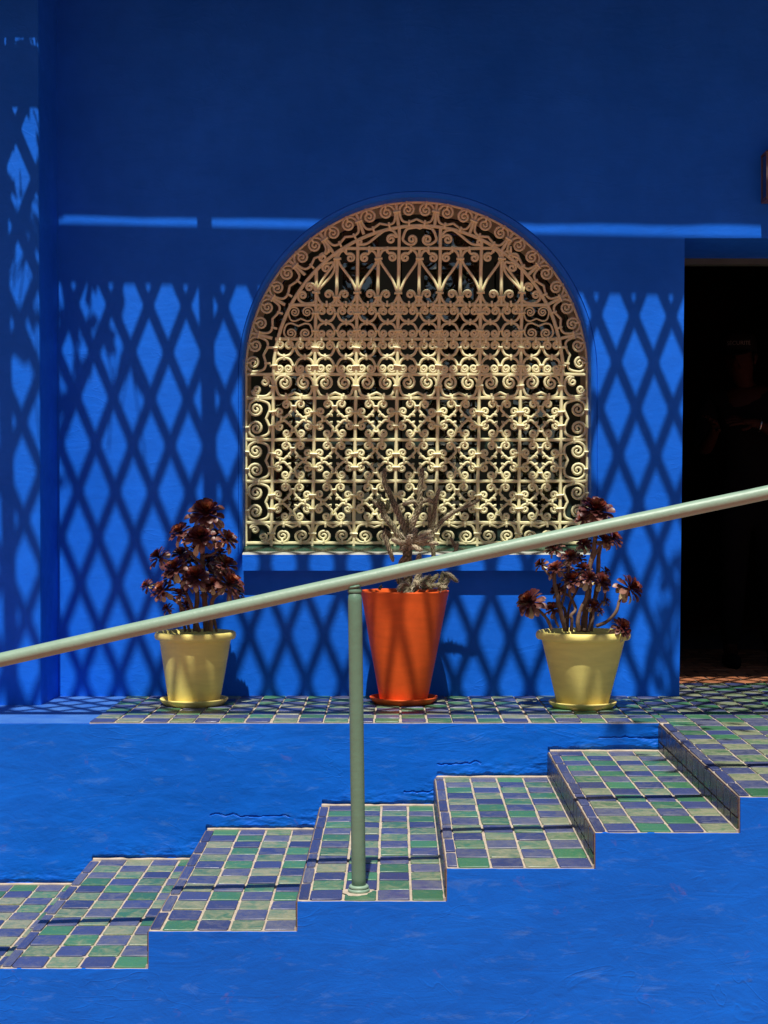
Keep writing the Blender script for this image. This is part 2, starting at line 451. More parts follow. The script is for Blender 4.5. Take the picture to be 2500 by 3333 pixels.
# pale mortar fillet where each tread meets the riser above
for i in range(0, 6):
    m = MB(); x = XS[i+1] - .004; pts = []
    for k in range(40):
        t = k/39; y = DF + .004 + (DT - DF - .01)*t
        pts.append((x + .002*noise.noise(Vector((y*20, i, 0))), y, ZF[i] + (ZB[i]-ZF[i])*t + .0005))
    m.tube(pts, [.0075 + .002*noise.noise(Vector((p[1]*17, i, 4))) for p in pts], 6)
    m.build('mortar_fillet', M_grout, STEPS[i])
    # and along the terrace wall
    m = MB(); pts = []
    for k in range(30):
        t = k/29; xx = XS[i] + .004 + (XS[i+1]-XS[i]-.01)*t
        pts.append((xx, DT - .006 + .003*noise.noise(Vector((xx*20, i, 8))), ZB[i]))
    m.tube(pts, [.008 + .003*noise.noise(Vector((p[0]*15, i, 6))) for p in pts], 6)
    m.build('mortar_fillet', M_grout, STEPS[i])

# terrace floor: tiled part, then the blue painted end on the left
XB = XS[6] - .1035 * 22
ter = slab_surface('terrace', XB, XS[6] - .0005, DT + .0015, DW + .01, TZ - .0032, TZ - .0032)
rows = 8; dr = (DW - DT) / rows
for r in range(rows):
    for c in range(22):
        xc = XS[6] - .1035*(c + .5); yc = DT + dr*(r + .5)
        kx = min(1, max(0, (-1.0 - xc) / .25)) * 0
        put_tile((TG, TB)[(r + c) % 2], ter, xc + .006*(r-4)/8*math.sin(c*1.3), yc, TZ - .0005, .1035, dr)
fl = slab_surface('painted_terrace_floor', -3.0, XB - .0005, DT + .0015, DW + .01, TZ - .004, TZ - .001, .03, M_floorblue)
# landing, flat back part, under the wall line and through the doorway
ter2 = slab_surface('doorway_floor', XS[6], 2.6, DT, 7.53, TZ - .0032, TZ - .0032)
rows2 = 13; dr2 = (7.53 - DT)/rows2
for r in range(rows2):
    yc = DT + dr2*(r + .5)
    for c in range(15):
        xc = XS[6] + NOSE + .1035*(c - .5) + (.0 if c else .0) - (.0 if r else 0)
        if xc - .05 < XS[6] - .001: xc = XS[6] + .0165; w = NOSE
        else: w = .1035
        if yc > DW and xc < 1.25: continue
        o = put_tile((TG, TB)[(r + c + 1) % 2], ter2, xc, yc, TZ - .0005, w, dr2)
ofl = slab_surface('orange_floor', 1.0, 3.2, 7.5305, 11.0, TZ - .0032, TZ - .0032, .03, M_grout_dark)
for r in range(12):
    for c in range(10):
        put_tile(TO, ofl, 1.25 + .16*c + (.08 if r % 2 else 0), 7.5305 + .08 + .155*r, TZ - .0005, .16, .155)

# ---------------------------------------------------------------- house: wall, pilaster, openings
house = empty('house', (0, DW, 0), 'deep blue plastered house front with an arched window and a dark open doorway', 'house')
def arch(uc, rx, ry, vs_, vb, D, n=72):
    """outline of the window opening, from bottom left over the arch to bottom right"""
    pts = [(uc - rx, vb)]
    for k in range(1, 8): pts.append((uc - rx, vb + (vs_ - vb)*k/8))
    for k in range(n + 1):
        a = math.pi - math.pi*k/n
        pts.append((uc + rx*math.cos(a), vs_ - ry*math.sin(a)))
    for k in range(1, 9): pts.append((uc + rx, vs_ + (vb - vs_)*k/8))
    return [P(u, v, D) for u, v in pts]
outer = arch(1360, 585, 595, 1216, 1803, DW)
inner = arch(1356, 559, 561, 1216, 1803, DG)
jt, jb = X(2229, DW), X(2211, DW); LZ = Z(775, DW)
wall_out = [(-1.9, 0.0), (jb, 0.0), (jt, LZ), (3.0, LZ), (3.0, 0.0), (4.2, 0.0), (4.2, 3.9), (-1.9, 3.9)]
po = [Vector((x, z, 0)) for x, z in wall_out]; ph = [Vector((p.x, p.z, 0)) for p in outer]
tri = geometry.tessellate_polygon([po, ph])
allp = [(p.x, DW, p.y) for p in po + ph]
mk('front_wall', allp, [tuple(t) for t in tri], M_wall, house)
hw = bpy.data.objects['front_wall'].data
for p in hw.polygons:
    if p.normal.y > 0: p.flip()
hw.update()
# rounded border of the opening
m = MB(); L = len(outer); ringv = []
steps = [(0.0, .0), (0.0, .013), (.05, .014), (.09, .004)] + [(math.sin(R(a)), .004 + .030*(1 - math.cos(R(a)))) for a in (8, 22, 38, 54, 70, 82)] + [(.96, .034), (1.0, DG - DW)]
for s_, dy in steps:
    for q in range(L):
        a, b = outer[q], inner[q]
        ringv.append((a.x + (b.x-a.x)*s_, DW + dy, a.z + (b.z-a.z)*s_))
fs = [(j*L+q, j*L+q+1, (j+1)*L+q+1, (j+1)*L+q) for j in range(len(steps)-1) for q in range(L-1)]
mk('window_border', ringv, fs, M_wall, house, smooth=True)
# reveal behind the grille
rv = [tuple(p) for p in inner] + [(p.x, 7.43, p.z) for p in inner]
fs = [(q, q+1, L+q+1, L+q) for q in range(L-1)] + [(0, L, 2*L-1, L-1)]
for k in range(len(rv)):                                         # start the reveal just behind the border
    if k < L: rv[k] = (rv[k][0], DG + .0001, rv[k][2])
mk('window_reveal', rv, fs, M_reveal, house, smooth=False)
# pilaster at the left
pv = []; zz = [0.0, 3.9]
prof_b = [(-3.2, 0), (X(134, DP) - .012, 0), (X(134, DP) - .003, .003), (X(134, DP), .012), (X(190, DW), DW - DP)]
for z in zz:
    off = -.012 * z / 3.2
    pv += [(x + (off if x > -3 else 0) * (1 if y < .1 else .6), DP + y, z) for x, y in prof_b]
mk('pilaster', pv, [(k, k+1, k+6, k+5) for k in range(4)], M_wall, house)
# doorway reveal: left cheek, soffit, green frame
m = MB()
m.add([(jb, DW+.0005, 0), (jb, 7.53, 0), (jt, 7.53, LZ), (jt, DW+.0005, LZ)], [(0, 1, 2, 3)])
m.add([(jt, DW+.0005, LZ), (jt, 7.56, LZ), (3.0, 7.56, LZ), (3.0, DW+.0005, LZ)], [(0, 1, 2, 3)])
m.build('door_reveal', M_wall, house)
m = MB(); fz = Z(860, 7.56)
m.box((1.2, 7.561, fz), (3.1, 7.62, 2.35)); m.box((1.2, 7.561, TZ), (jb + .02, 7.62, fz))
m.build('door_frame', simple('faded_green_paint', (.045, .085, .065), .6, .15), house)
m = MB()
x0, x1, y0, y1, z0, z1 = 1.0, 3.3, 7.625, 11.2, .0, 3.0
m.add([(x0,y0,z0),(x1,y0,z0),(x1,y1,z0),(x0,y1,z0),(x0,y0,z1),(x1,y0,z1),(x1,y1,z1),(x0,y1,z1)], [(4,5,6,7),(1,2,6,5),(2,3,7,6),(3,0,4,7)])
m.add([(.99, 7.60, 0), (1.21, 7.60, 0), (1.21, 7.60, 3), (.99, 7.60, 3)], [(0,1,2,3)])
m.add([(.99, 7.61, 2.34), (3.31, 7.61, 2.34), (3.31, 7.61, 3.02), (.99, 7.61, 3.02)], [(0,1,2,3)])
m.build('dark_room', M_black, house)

# window sill
m = MB()
a, b = X(789, 6.955), X(1925, 6.955)
prof = [(6.955, Z(1857, 6.955)), (6.955, Z(1805, 6.955)), (6.962, Z(1801, 6.96)), (6.985, Z(1797, 6.985)), (DW + .02, Z(1797, 6.985) + .002), (DW + .02, Z(1857, 6.955))]
m.add([(a, y, z) for y, z in prof] + [(b, y, z) for y, z in prof], [(0,1,7,6), (5,0,6,11), (0,5,4,3,2,1), (6,7,8,9,10,11)])
m.build('window_sill', M_wall, house)
m = MB()
m.add([(a, y, z) for y, z in prof[1:5]] + [(b, y, z) for y, z in prof[1:5]], [(0,1,5,4), (1,2,6,5), (2,3,7,6)])
e = m.build('sill_edge', M_silledge, house)
m = MB(); zs = Z(1797, 6.985) + .003
x0, x1 = inner[0].x + .001, inner[-1].x - .001
m.add([(x0, 7.0255, zs), (x1, 7.0255, zs), (x1, 7.13, zs + .028), (x0, 7.13, zs + .028), (x1, 7.42, zs + .060), (x0, 7.42, zs + .060), (x0, 7.0255, .60), (x1, 7.0255, .60)],
      [(0,1,2,3), (3,2,4,5), (6,7,1,0)])
m.build('sill_slope', M_sillg, house)

# ---------------------------------------------------------------- window behind the grille
M_glass, nt, b_ = new_mat('window_glass')
nt.nodes.remove(b_)
tr = nt.nodes.new('ShaderNodeBsdfTransparent'); tr.inputs[0].default_value = (.55, .6, .57, 1)
gl = nt.nodes.new('ShaderNodeBsdfGlossy'); gl.inputs['Roughness'].default_value = .015
fr = nt.nodes.new('ShaderNodeFresnel'); fr.inputs[0].default_value = 2.5
mx = nt.nodes.new('ShaderNodeMixShader'); mo = nt.nodes['Material Output']
nt.links.new(fr.outputs[0], mx.inputs[0]); nt.links.new(tr.outputs[0], mx.inputs[1]); nt.links.new(gl.outputs[0], mx.inputs[2])
nt.links.new(mx.outputs[0], mo.inputs[0])
WY = 7.43
winx = [(-.80, -.585), (-.405, -.262), (-.085, .02), (.028, .135), (.40, .475), (.483, .565), (.82, 1.0)]
wf = None
m = MB(); m.box((-.95, WY + .02, .55), (1.1, WY + .024, .56)); wf = m.build('window', M_green, house)
for (xa, xb) in winx:
    m = MB(); m.box((xa, WY, .66), (xb, WY + .04, 2.45)); m.build('stile', M_green, wf)
for (za, zb) in ((.66, .80), (2.08, 2.13)):
    m = MB(); m.box((-.9, WY + .004, za), (1.05, WY + .036, zb)); m.build('rail', M_green, wf)
for k, (xa, xb) in enumerate(((-.585, -.405), (-.262, -.085), (.135, .40), (.565, .82))):
    for zc in (1.16, 1.60):
        m = MB(); m.box((xa, WY + .008, zc), (xb, WY + .032, zc + .022)); m.build('glazing_bar', M_green, wf)
    t = (-.004, .007, -.003, .005)[k]
    m = MB(); m.add([(xa-.01, WY+.018, .78), (xb+.01, WY+.018+t, .78), (xb+.01, WY+.018+t, 2.40), (xa-.01, WY+.018, 2.40)], [(0,1,2,3)])
    m.build('pane', M_glass, wf)
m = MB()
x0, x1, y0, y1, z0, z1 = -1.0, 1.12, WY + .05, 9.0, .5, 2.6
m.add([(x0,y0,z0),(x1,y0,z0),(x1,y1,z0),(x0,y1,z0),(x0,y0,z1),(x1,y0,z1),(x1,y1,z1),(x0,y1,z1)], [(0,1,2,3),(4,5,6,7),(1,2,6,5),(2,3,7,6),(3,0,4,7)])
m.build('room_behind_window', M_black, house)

# ---------------------------------------------------------------- wrought iron grille
grille = empty('window_grille', (X(1356, DG), DG, Z(1790, DG)), 'cream wrought iron scrollwork grille filling the arched window', 'window grille')
K = DG / F
def shear(v): return .0145 * max(0, 1767 - v)
def G(u, v, dy=0): return Vector(((u - 1290)*K, DG + dy, CAMZ - (v - 1666)*K))
def L2(pts, dy=0): return [Vector((x*K, dy, -y*K)) for x, y in pts]
ROD, BAR = .0065, .0077
def spiral(cx, cy, r0, r1, a0, turns, d=1, n=None):
    """from the rim (angle a0 in degrees, y down) inwards; d=1 clockwise"""
    n = n or int(turns * 14); out = []
    for k in range(n + 1):
        t = k/n; a = R(a0) + d*2*math.pi*turns*t; r = r0 + (r1 - r0)*t**.85
        out.append((cx + r*math.cos(a), cy + r*math.sin(a)))
    return out
def crom2(pts, k=5): return [(p.x, p.y) for p in crom([Vector((x, y, 0)) for x, y in pts], k)]
def scroll_mesh(pts2, name='scroll', rod=None, n=6):
    mb = MB(); rod = rod or ROD
    m_ = len(pts2); rad = [rod * (1 if 3 < i < m_-4 else .82) for i in range(m_)]
    mb.tube(L2(pts2), rad, n, flat=1.0)
    return mesh_data(name, mb.v, mb.f, [M_iron], smooth=True)
def mir(pts, sx=1, sy=1): return [(x*sx, y*sy) for x, y in pts]
# type C: two big spirals on top, wavy stem below (cell 134 x 77)
def c_scroll(w=134, h=77, r=24, hump=12, sx=31, turns=1.75):
    hw, hh = w/2, h/2
    cy = -hh + r + 4
    sp = spiral(-sx, cy, r, 3, -90, turns, 1)                     # left spiral from its top inwards
    via = [(-sx-.60*r-3, cy-.86*r), (-hw+7, cy-.2*r), (-hw+7, cy+.55*r), (-hw+17, hh-11), (-sx+0, hh-5), (-sx+16, hh-hump*.7-2), (0, hh-hump-5)]
    left = sp[::-1] + crom2([sp[0]] + via, 5)[1:]
    return left + [(-x, y) for x, y in left[::-1]][1:]
PC = c_scroll()
MC = scroll_mesh(PC, 'scroll'); MCf = scroll_mesh(mir(PC, 1, -1), 'scroll')
# type U: small pair (cell 67 x 55)
def u_scroll(w=67, h=56, r=12.5, sx=14.5):
    hw, hh = w/2, h/2; cy = -hh + r + 7
    sp = spiral(-sx, cy, r, 2.5, -100, 1.35, 1)
    via = [(-sx-9, cy-9.5), (-hw+6, cy-1), (-hw+5, cy+11), (-hw+13, hh-10), (-sx+4, hh-4), (0, hh-2)]
    left = sp[::-1] + crom2([sp[0]] + via, 5)[1:]
    return left + [(-x, y) for x, y in left[::-1]][1:]
PU = u_scroll(); MU = scroll_mesh(PU); MUf = scroll_mesh(mir(PU, 1, -1))
# type Q: quarter of the star-shaped ornament, top-left quadrant
def q_scroll():
    r = 14.5
    s1 = spiral(-23.5, -46.5, r, 2.5, 0, 1.5, -1)
    half = s1[::-1] + crom2([s1[0], (-7, -39), (-4.5, -31.5), (-8, -25), (-13.2, -20), (-13.2, -15), (-9.3, -9.3)], 4)[1:]
    return half + [(y, x) for x, y in half[::-1]][1:]
PQ = q_scroll()
MQ = {(sx, sy): scroll_mesh(mir(PQ, sx, sy)) for sx in (1, -1) for sy in (1, -1)}
# type S: tall stem of the lyre row, and the small U below it; A bar at x=0, to the right
sp = spiral(22, 838-900, 16, 2.5, -50, 1.5, -1)
PS = crom2([(4, 53), (7, 40), (20, 10), (44, -24), (58, -45), (62, -64), (55, -80), (43, -86), sp[0]], 6) + sp[1:]
sp = spiral(41, 956-900, 14, 2.5, -15, 1.35, -1)
PT = crom2([(3, 54), (7, 68), (18, 84), (36, 90), (52, 85), (61, 72), sp[0]], 5) + sp[1:]
MS = {s: scroll_mesh(mir(PS, s)) for s in (1, -1)}; MT = {s: scroll_mesh(mir(PT, s)) for s in (1, -1)}
# corner scroll
s1 = spiral(11, -14, 15, 2.5, -110, 1.35, 1); s2 = spiral(-14, 9, 14, 2.5, 170, 1.35, -1)
PK = s1[::-1] + crom2([s1[0], (24, -30), (35, -12), (33, 12), (18, 29), (-4, 31), (-24, 24), s2[0]], 5)[1:-1] + s2
MK = {s: scroll_mesh(mir(PK, s[0], s[1])) for s in ((1,1), (-1,1), (1,-1), (-1,-1))}
def box_mesh(w, h, d, name):
    mb = MB(); w, h = w*K/2, h*K/2; e = d
    mb.v = [Vector(p) for p in [(-w, -e, -h), (w, -e, -h), (w, e, -h), (-w, e, -h), (-w, -e, h), (w, -e, h), (w, e, h), (-w, e, h), (-w*.9, -e*1.35, 0), (w*.9, -e*1.35, 0)]]
    mb.f = [(0,1,9,8), (8,9,5,4), (1,2,6,5,9), (2,3,7,6), (3,0,8,4,7), (4,5,6,7), (0,3,2,1)]
    return mesh_data(name, mb.v, mb.f, [M_iron])
COLLAR_W = box_mesh(26, 6.5, .010, 'collar'); COLLAR_S = box_mesh(14, 6.5, .010, 'collar')
TIE = box_mesh(6.5, 20, .010, 'tie')
extra = MB(); counts = {'collar': 0, 'tie': 0}
def put(mesh, u, v, rot=0, sc=(1, 1), name='scroll', jit=1.0, dy=0):
    """a copy of a scroll at (u, v); rot in degrees, clockwise as seen"""
    o = inst(name, mesh, grille, G(u + random.uniform(-.8, .8)*jit, v + random.uniform(-.8, .8)*jit, dy), (random.uniform(-.03, .03)*jit, R(rot + random.uniform(-1.2, 1.2)*jit), random.uniform(-.05, .05)*jit), (sc[0], 1, sc[1]))
    return o
def fit(mesh, u, v, rot=0):
    nm = 'tie' if mesh is TIE else 'collar'
    counts[nm] += 1
    rz = rot + random.uniform(-7, 7)
    loc = G(u + random.uniform(-1, 1), v + random.uniform(-1, 1), -.002)
    if counts[nm] <= 290:
        inst(nm, mesh, grille, loc, (0, R(rz), 0))
    else:
        mt = Matrix.Rotation(R(rz), 3, 'Y'); extra.add([mt @ q.co + loc for q in mesh.vertices], [tuple(p.vertices) for p in mesh.polygons])
def bar(pts, rad=BAR, name='bar', n=6):
    mb = MB(); pp = []
    for k in range(len(pts) - 1):
        a, b = Vector(pts[k]), Vector(pts[k+1]); s = max(1, int((b-a).length / 24))
        pp += [a + (b-a)*(i/s) for i in range(s)]
    pp.append(Vector(pts[-1])); sd = random.random()*50
    q = [G(p[0] + 1.1*noise.noise(Vector((p[0]*.02, p[1]*.02, sd))), p[1] + 1.1*noise.noise(Vector((p[0]*.02, p[1]*.02, sd+9)))) for p in pp]
    mb.tube(q, [rad*(1 + .09*noise.noise(Vector((i*.5, sd, 0)))) for i in range(len(q))], n)
    return mb.build(name, M_iron, grille, q[0])
HV = [1218, 1295, 1431, 1566, 1701, 1767]
VB = [-469, -335, -201, -67, 67, 201, 335, 469]
C0 = 1352
def CU(du, v): return C0 + du + shear(v)
def half_in(v): return math.sqrt(max(0, 479**2 - (1216 - v)**2))
bar([(801, 1218), (1911, 1218)]); 
for v in HV[1:]: bar([(801, v), (1911, v)])
for v in (1103, 992, 808): bar([(CU(-half_in(v), v), v), (CU(half_in(v), v), v)])
for d in VB:
    top = 1216 if abs(d) == 469 else 1216 - math.sqrt(479**2 - d*d)
    v0 = top; pts = []
    for k in range(9):
        v = v0 + (1786 - v0)*k/8; pts.append((CU(d, v), v))
    bar(pts, BAR*1.05)
for d in (-268, -134, 0, 134, 268):
    v0 = max(808, 1216 - math.sqrt(479**2 - d*d)); bar([(CU(d, v0), v0), (CU(d, 992), 992)])
# inner and outer arcs, side strips
arcp = []
for k in range(61):
    a = math.pi - math.pi*k/60; v = 1216 - 482*math.sin(a)
    arcp.append((C0 + 4 + 471*math.cos(a) + shear(v)*.9 - 2, v))
bar(arcp, BAR*1.1, 'arch_bar')
arcp = [(801, 1790), (801, 1500), (801, 1218)] + [(1356 + 556*math.cos(math.pi - math.pi*k/70), 1218 - 560*math.sin(math.pi*k/70)) for k in range(71)] + [(1911, 1218), (1911, 1500), (1911, 1790)]
bar(arcp, BAR*.8, 'outer_arch_bar')
# ring of scroll cells
for k in range(13):
    a = R(180 - (k + .5)*180/13); mu, mv = 1356 + 522*math.cos(a), 1216 - 523*math.sin(a)
    put(MC, mu, mv, 90 - math.degrees(a), (.93, .92))
    for s in (-1, 1):
        a2 = a + s*R(3.1); fit(TIE, 1357 + 487*math.cos(a2), 1216 - 490*math.sin(a2), 90 - math.degrees(a2))
        a2 = a + s*R(3.3); fit(TIE, 1356 + 551*math.cos(a2), 1216 - 553*math.sin(a2), 90 - math.degrees(a2))
for k in range(1, 13):
    a = R(180 - k*180/13); c, s = math.cos(a), math.sin(a)
    bar([(1356 + 484*c, 1217 - 486*s), (1356 + 556*c, 1217 - 560*s)], BAR*1.0)
    fit(COLLAR_W, 1356 + 529*c, 1217 - 531*s, 90 - math.degrees(a))
# rows
for i in range(7):
    du = (VB[i] + VB[i+1]) / 2
    v = (1218 + 1295)/2; put(MC, CU(du, v), v)
    v = (1701 + 1767)/2; put(MCf, CU(du, v), v, 0, (1, .87))
    for sx in (-26, 26):
        fit(TIE, CU(du + sx, 1290), 1290); fit(TIE, CU(du + sx*1.15, 1222), 1224)
        fit(TIE, CU(du + sx, 1704), 1705); fit(TIE, CU(du + sx*1.15, 1764), 1763)
    for j in range(3):
        v = (HV[1+j] + HV[2+j]) / 2
        for sx in (1, -1):
            for sy in (1, -1): put(MQ[(sx, sy)], CU(du, v), v, 0, (1, 1.0))
        for s in (-1, 1):
            fit(COLLAR_S, CU(du, v), v + s*41); fit(TIE, CU(du + s*41, v), v)
            fit(TIE, CU(du + s*22, v - 65), v - 65)
for i, d in enumerate(VB):
    fit(COLLAR_W, CU(d, 1256), 1256); fit(COLLAR_W, CU(d, 1735), 1736)
    for j in range(3):
        v = (HV[1+j] + HV[2+j]) / 2
        for s in (-1, 1): fit(COLLAR_W, CU(d, v), v + s*22)
for (va, vb) in ((992, 1103), (1103, 1218)):
    h = vb - va; rowcells = range(14) if va > 1000 else range(2, 12)
    for i in rowcells:
        du = -469 + 33.5 + 67*i
        v1, v2 = va + h*.26, va + h*.76
        put(MU, CU(du, v1), v1, 0, (1, h/112)); put(MUf, CU(du, v2), v2, 0, (1, h/112))
        fit(TIE, CU(du, va + h*.51), va + h*.51)
        for s in (-14, 14): fit(TIE, CU(du + s, va), va + 4)
    for i in range(15 if va > 1000 else 11):
        dd = -469 + 67*(i if va > 1000 else i + 2)
        fit(COLLAR_S if i % 2 else COLLAR_W, CU(dd, va + h*.25), va + h*.25); fit(COLLAR_S if i % 2 else COLLAR_W, CU(dd, va + h*.76), va + h*.76)
for s in (-1, 1):                                                # partial cells beside the arch, row 992-1103
    put(MC, CU(s*383, 1020), 1022, 0, (.66, .66)); put(MCf, CU(s*391, 1074), 1076, 0, (.76, .72))
# lyre row
for i, d in enumerate((-335, -201, -67, 67, 201, 335)):
    for s in (-1, 1):
        if abs(d + s*67) > 300: 
            continue
        put(MS[s], CU(d, 900), 900); put(MT[s], CU(d, 960), 900 + 2)
        fit(TIE, CU(d + s*38, 812), 812); fit(TIE, CU(d + s*36, 992), 990)
    fit(COLLAR_W, CU(d, 953), 953)
for d in (-268, -134, 0, 134, 268):
    fit(COLLAR_W, CU(d, 843), 843); fit(COLLAR_W, CU(d, 966), 966)
# side pieces of the lyre row
def custom(pts, n=5, sp_end=None, sp_start=None):
    q = crom2(pts, n)
    if sp_start: q = sp_start[::-1] + q[1:]
    if sp_end: q = q + sp_end[1:]
    return q
for s in (-1, 1):
    def loc(pts): return [(s*(x - 1365), y - 880) for x, y in pts]
    a1 = spiral(1063, 870, 17, 2.5, -60, 1.5, -1)
    put(scroll_mesh(loc(custom([(1036, 950), (1040, 938), (1056, 920), (1080, 893), (1090, 870), (1084, 853), a1[0]], 5, a1))), 1365, 880, 0, jit=.2)
    a2 = spiral(1008, 934, 15, 2.5, -40, 1.4, -1)
    put(scroll_mesh(loc(custom([(1036, 950), (1030, 950), (1026, 944), a2[0]], 4, a2))), 1365, 880, 0, jit=.2)
    a3 = spiral(985, 960, 14, 2.5, 200, 1.4, 1)
    put(scroll_mesh(loc(custom([(1034, 955), (1030, 975), (1010, 986), (988, 985), (972, 972), a3[0]], 4, a3))), 1365, 880, 0, jit=.2)
    a4 = spiral(1273, 779, 17, 2.5, -30, 1.5, -1); a5 = spiral(1171, 788, 10, 3, 120, 1.0, 1)
    put(scroll_mesh(loc(custom([(1180, 797), (1200, 790), (1235, 762), (1258, 748), (1280, 752), (1292, 768), a4[0]], 5, a4, a5))), 1365, 880, 0, jit=.2)
put(scroll_mesh(mir(c_scroll(120, 64, 17, 2, 25, 1.5), 1, -1)), 1366, 768, 0, jit=.2)
# side columns
for s, uc in ((-1, 842), (1, 1868)):
    for j in range(3):
        v = (HV[1+j] + HV[2+j]) / 2
        put(MC, uc + (0 if s > 0 else 0) + shear(v)*.5, v, 90*s, (1.0, 1.0))
        for t in (-1, 1): fit(COLLAR_S, 801 + 4 if s < 0 else 1907, v + t*28)
        fit(TIE, uc, v - 66)
    put(MK[(-s, 1)], uc + 4 + shear(1256)*.5, 1257, 0, (1.05, 1.05)); put(MK[(-s, -1)], uc + 2, 1734, 0, (1.05, .95))
if extra.v:
    e = extra.build('collar_bands', M_iron, grille); e['kind'] = 'stuff'
for c_ in grille.children:
    pass

# ---------------------------------------------------------------- wall lantern at the right edge
lan = empty('wall_lantern', (X(2476, DW) + .085, DW, Z(590, DW)), 'brass framed glass box lantern on the blue wall above the doorway', 'lantern')
lx0, lx1 = X(2476, DW), X(2476, DW) + .17; ly0, ly1 = 6.895, 6.998; lz0, lz1 = Z(655, DW), Z(513, DW)
m = MB(); w = .006
for x in (lx0, lx1 - w):
    for y in (ly0, ly1 - w): m.box((x, y, lz0), (x + w, y + w, lz1))
for z in (lz0 - .004, lz1 - .002):
    m.box((lx0 - .001, ly0 - .001, z), (lx1 + .001, ly0 + w, z + w)); m.box((lx0 - .001, ly0 + w, z), (lx0 + w, ly1, z + w)); m.box((lx1 - w, ly0 + w, z), (lx1 + .001, ly1, z + w))
m.build('lantern_frame', M_brass, lan)
m = MB(); cx, cy = (lx0+lx1)/2, (ly0+ly1)/2; t = lz1 + .005
m.add([(lx0-.003, ly0-.003, t), (lx1+.003, ly0-.003, t), (lx1+.003, ly1, t), (lx0-.003, ly1, t), (cx-.02, cy-.005, t+.05), (cx+.02, cy-.005, t+.05), (cx+.02, cy+.02, t+.05), (cx-.02, cy+.02, t+.05)],
      [(0,1,5,4), (1,2,6,5), (2,3,7,6), (3,0,4,7), (4,5,6,7), (0,3,2,1)])
m.build('lantern_roof', M_brass, lan)
m = MB(); m.box((lx0, ly0, lz0 - .012), (lx1, ly1, lz0 - .0045)); m.build('lantern_floor', M_brass, lan)
M_lg, nt, b_ = new_mat('lantern_glass'); b_.inputs['Base Color'].default_value = (.05, .045, .05, 1); b_.inputs['Roughness'].default_value = .12; b_.inputs['Alpha'].default_value = .55
for (q) in ([(lx0+.003, ly0+w, lz0+.002), (lx0+.003, ly1-w, lz0+.002), (lx0+.003, ly1-w, lz1-.002), (lx0+.003, ly0+w, lz1-.002)],
            [(lx0+w, ly0+.003, lz0+.002), (lx1-w, ly0+.003, lz0+.002), (lx1-w, ly0+.003, lz1-.002), (lx0+w, ly0+.003, lz1-.002)]):
    mk('lantern_pane', q, [(0,1,2,3)], M_lg, lan)
m = MB(); m.lathe([(.001, -.07), (.012, -.068), (.012, -.02), (.010, .0), (.016, .02), (.012, .04), (.001, .05)], (cx - .045, cy, (lz0+lz1)/2), 16)
m.build('candle_bulb', simple('frosted_bulb', (.6, .5, .36), .4, .05), lan, smooth=True)

# ---------------------------------------------------------------- pergola that throws the lattice shade
ZT = 3.40; PX0, PY0, TH = -1.254, 6.302, -.0092
cT, sT = math.cos(TH), math.sin(TH)
def RT(x, y, z): dx, dy = x - PX0, y - PY0; return Vector((PX0 + dx*cT - dy*sT, PY0 + dx*sT + dy*cT, z))
perg = empty('pergola', (0, 5.7, ZT), 'wooden trellis roof and eave overhead whose lattice shades the wall', 'pergola')
def rbox(name, x0, x1, y0, y1, z0, z1):
    c = [RT(x, y, z) for z in (z0, z1) for x, y in ((x0, y0), (x1, y0), (x1, y1), (x0, y1))]
    return mk(name, c, [(0,3,2,1),(4,5,6,7),(0,1,5,4),(1,2,6,5),(2,3,7,6),(3,0,4,7)], M_wood, perg)
YA, YB = 4.963, 6.352
rbox('beam', -3.6, 3.6, YA - .055, YA, ZT - .02, ZT + .05)
rbox('beam', -3.6, 3.6, YB, 6.448, ZT - .01, ZT + .045)
px, py = .1702, .1874; SW = .034
def slat(x0, y0, x1, y1, z):
    a, b = Vector((x0, y0, 0)), Vector((x1, y1, 0)); n = (b-a).normalized(); n = Vector((-n.y, n.x, 0))*SW/2
    c = [RT(p.x, p.y, zz) for zz in (z, z + .009) for p in (a-n, b-n, b+n, a+n)]
    mk('slat', c, [(0,3,2,1),(4,5,6,7),(0,1,5,4),(1,2,6,5),(2,3,7,6),(3,0,4,7)], M_wood, perg)
for fam, sg in ((0, 1), (1, -1)):
    for n in range(-26, 42):
        pts = []
        for yy in (YA, YB + .01):
            pts.append((PX0 + px*(n + .5 - sg*(yy - PY0)/py), yy))
        if max(pts[0][0], pts[1][0]) < -3.3 or min(pts[0][0], pts[1][0]) > 3.3: continue
        slat(*pts[0], *pts[1], ZT + .0105*fam)
rbox('joist', -.942, -.876, YA, 6.7, ZT + .024, ZT + .08)
rbox('joist', -1.782, -1.722, YA, 6.7, ZT + .024, ZT + .08)
# eave
ev = []; n = 60
for k in range(n + 1):
    x = -3.8 + 7.8*k/n
    yy = 6.482 - .0065*(x + 1.25) + .004*noise.noise(Vector((x*2.3, 0, 0))) + .0025*noise.noise(Vector((x*9, 3, 0)))
    ev += [(x, yy, ZT), (x, DW + 4.2, ZT), (x, DW + 4.2, ZT + .12), (x, yy, ZT + .12)]
fs = [(4*k+a_, 4*k+b_2, 4*k+4+b_2, 4*k+4+a_) for k in range(n) for a_, b_2 in ((0,1),(1,2),(2,3),(3,0))] + [(0,1,2,3), (4*n+3,4*n+2,4*n+1,4*n)]
mk('eave', ev, fs, simple('eave_plaster', (.02, .08, .35), .8), perg)

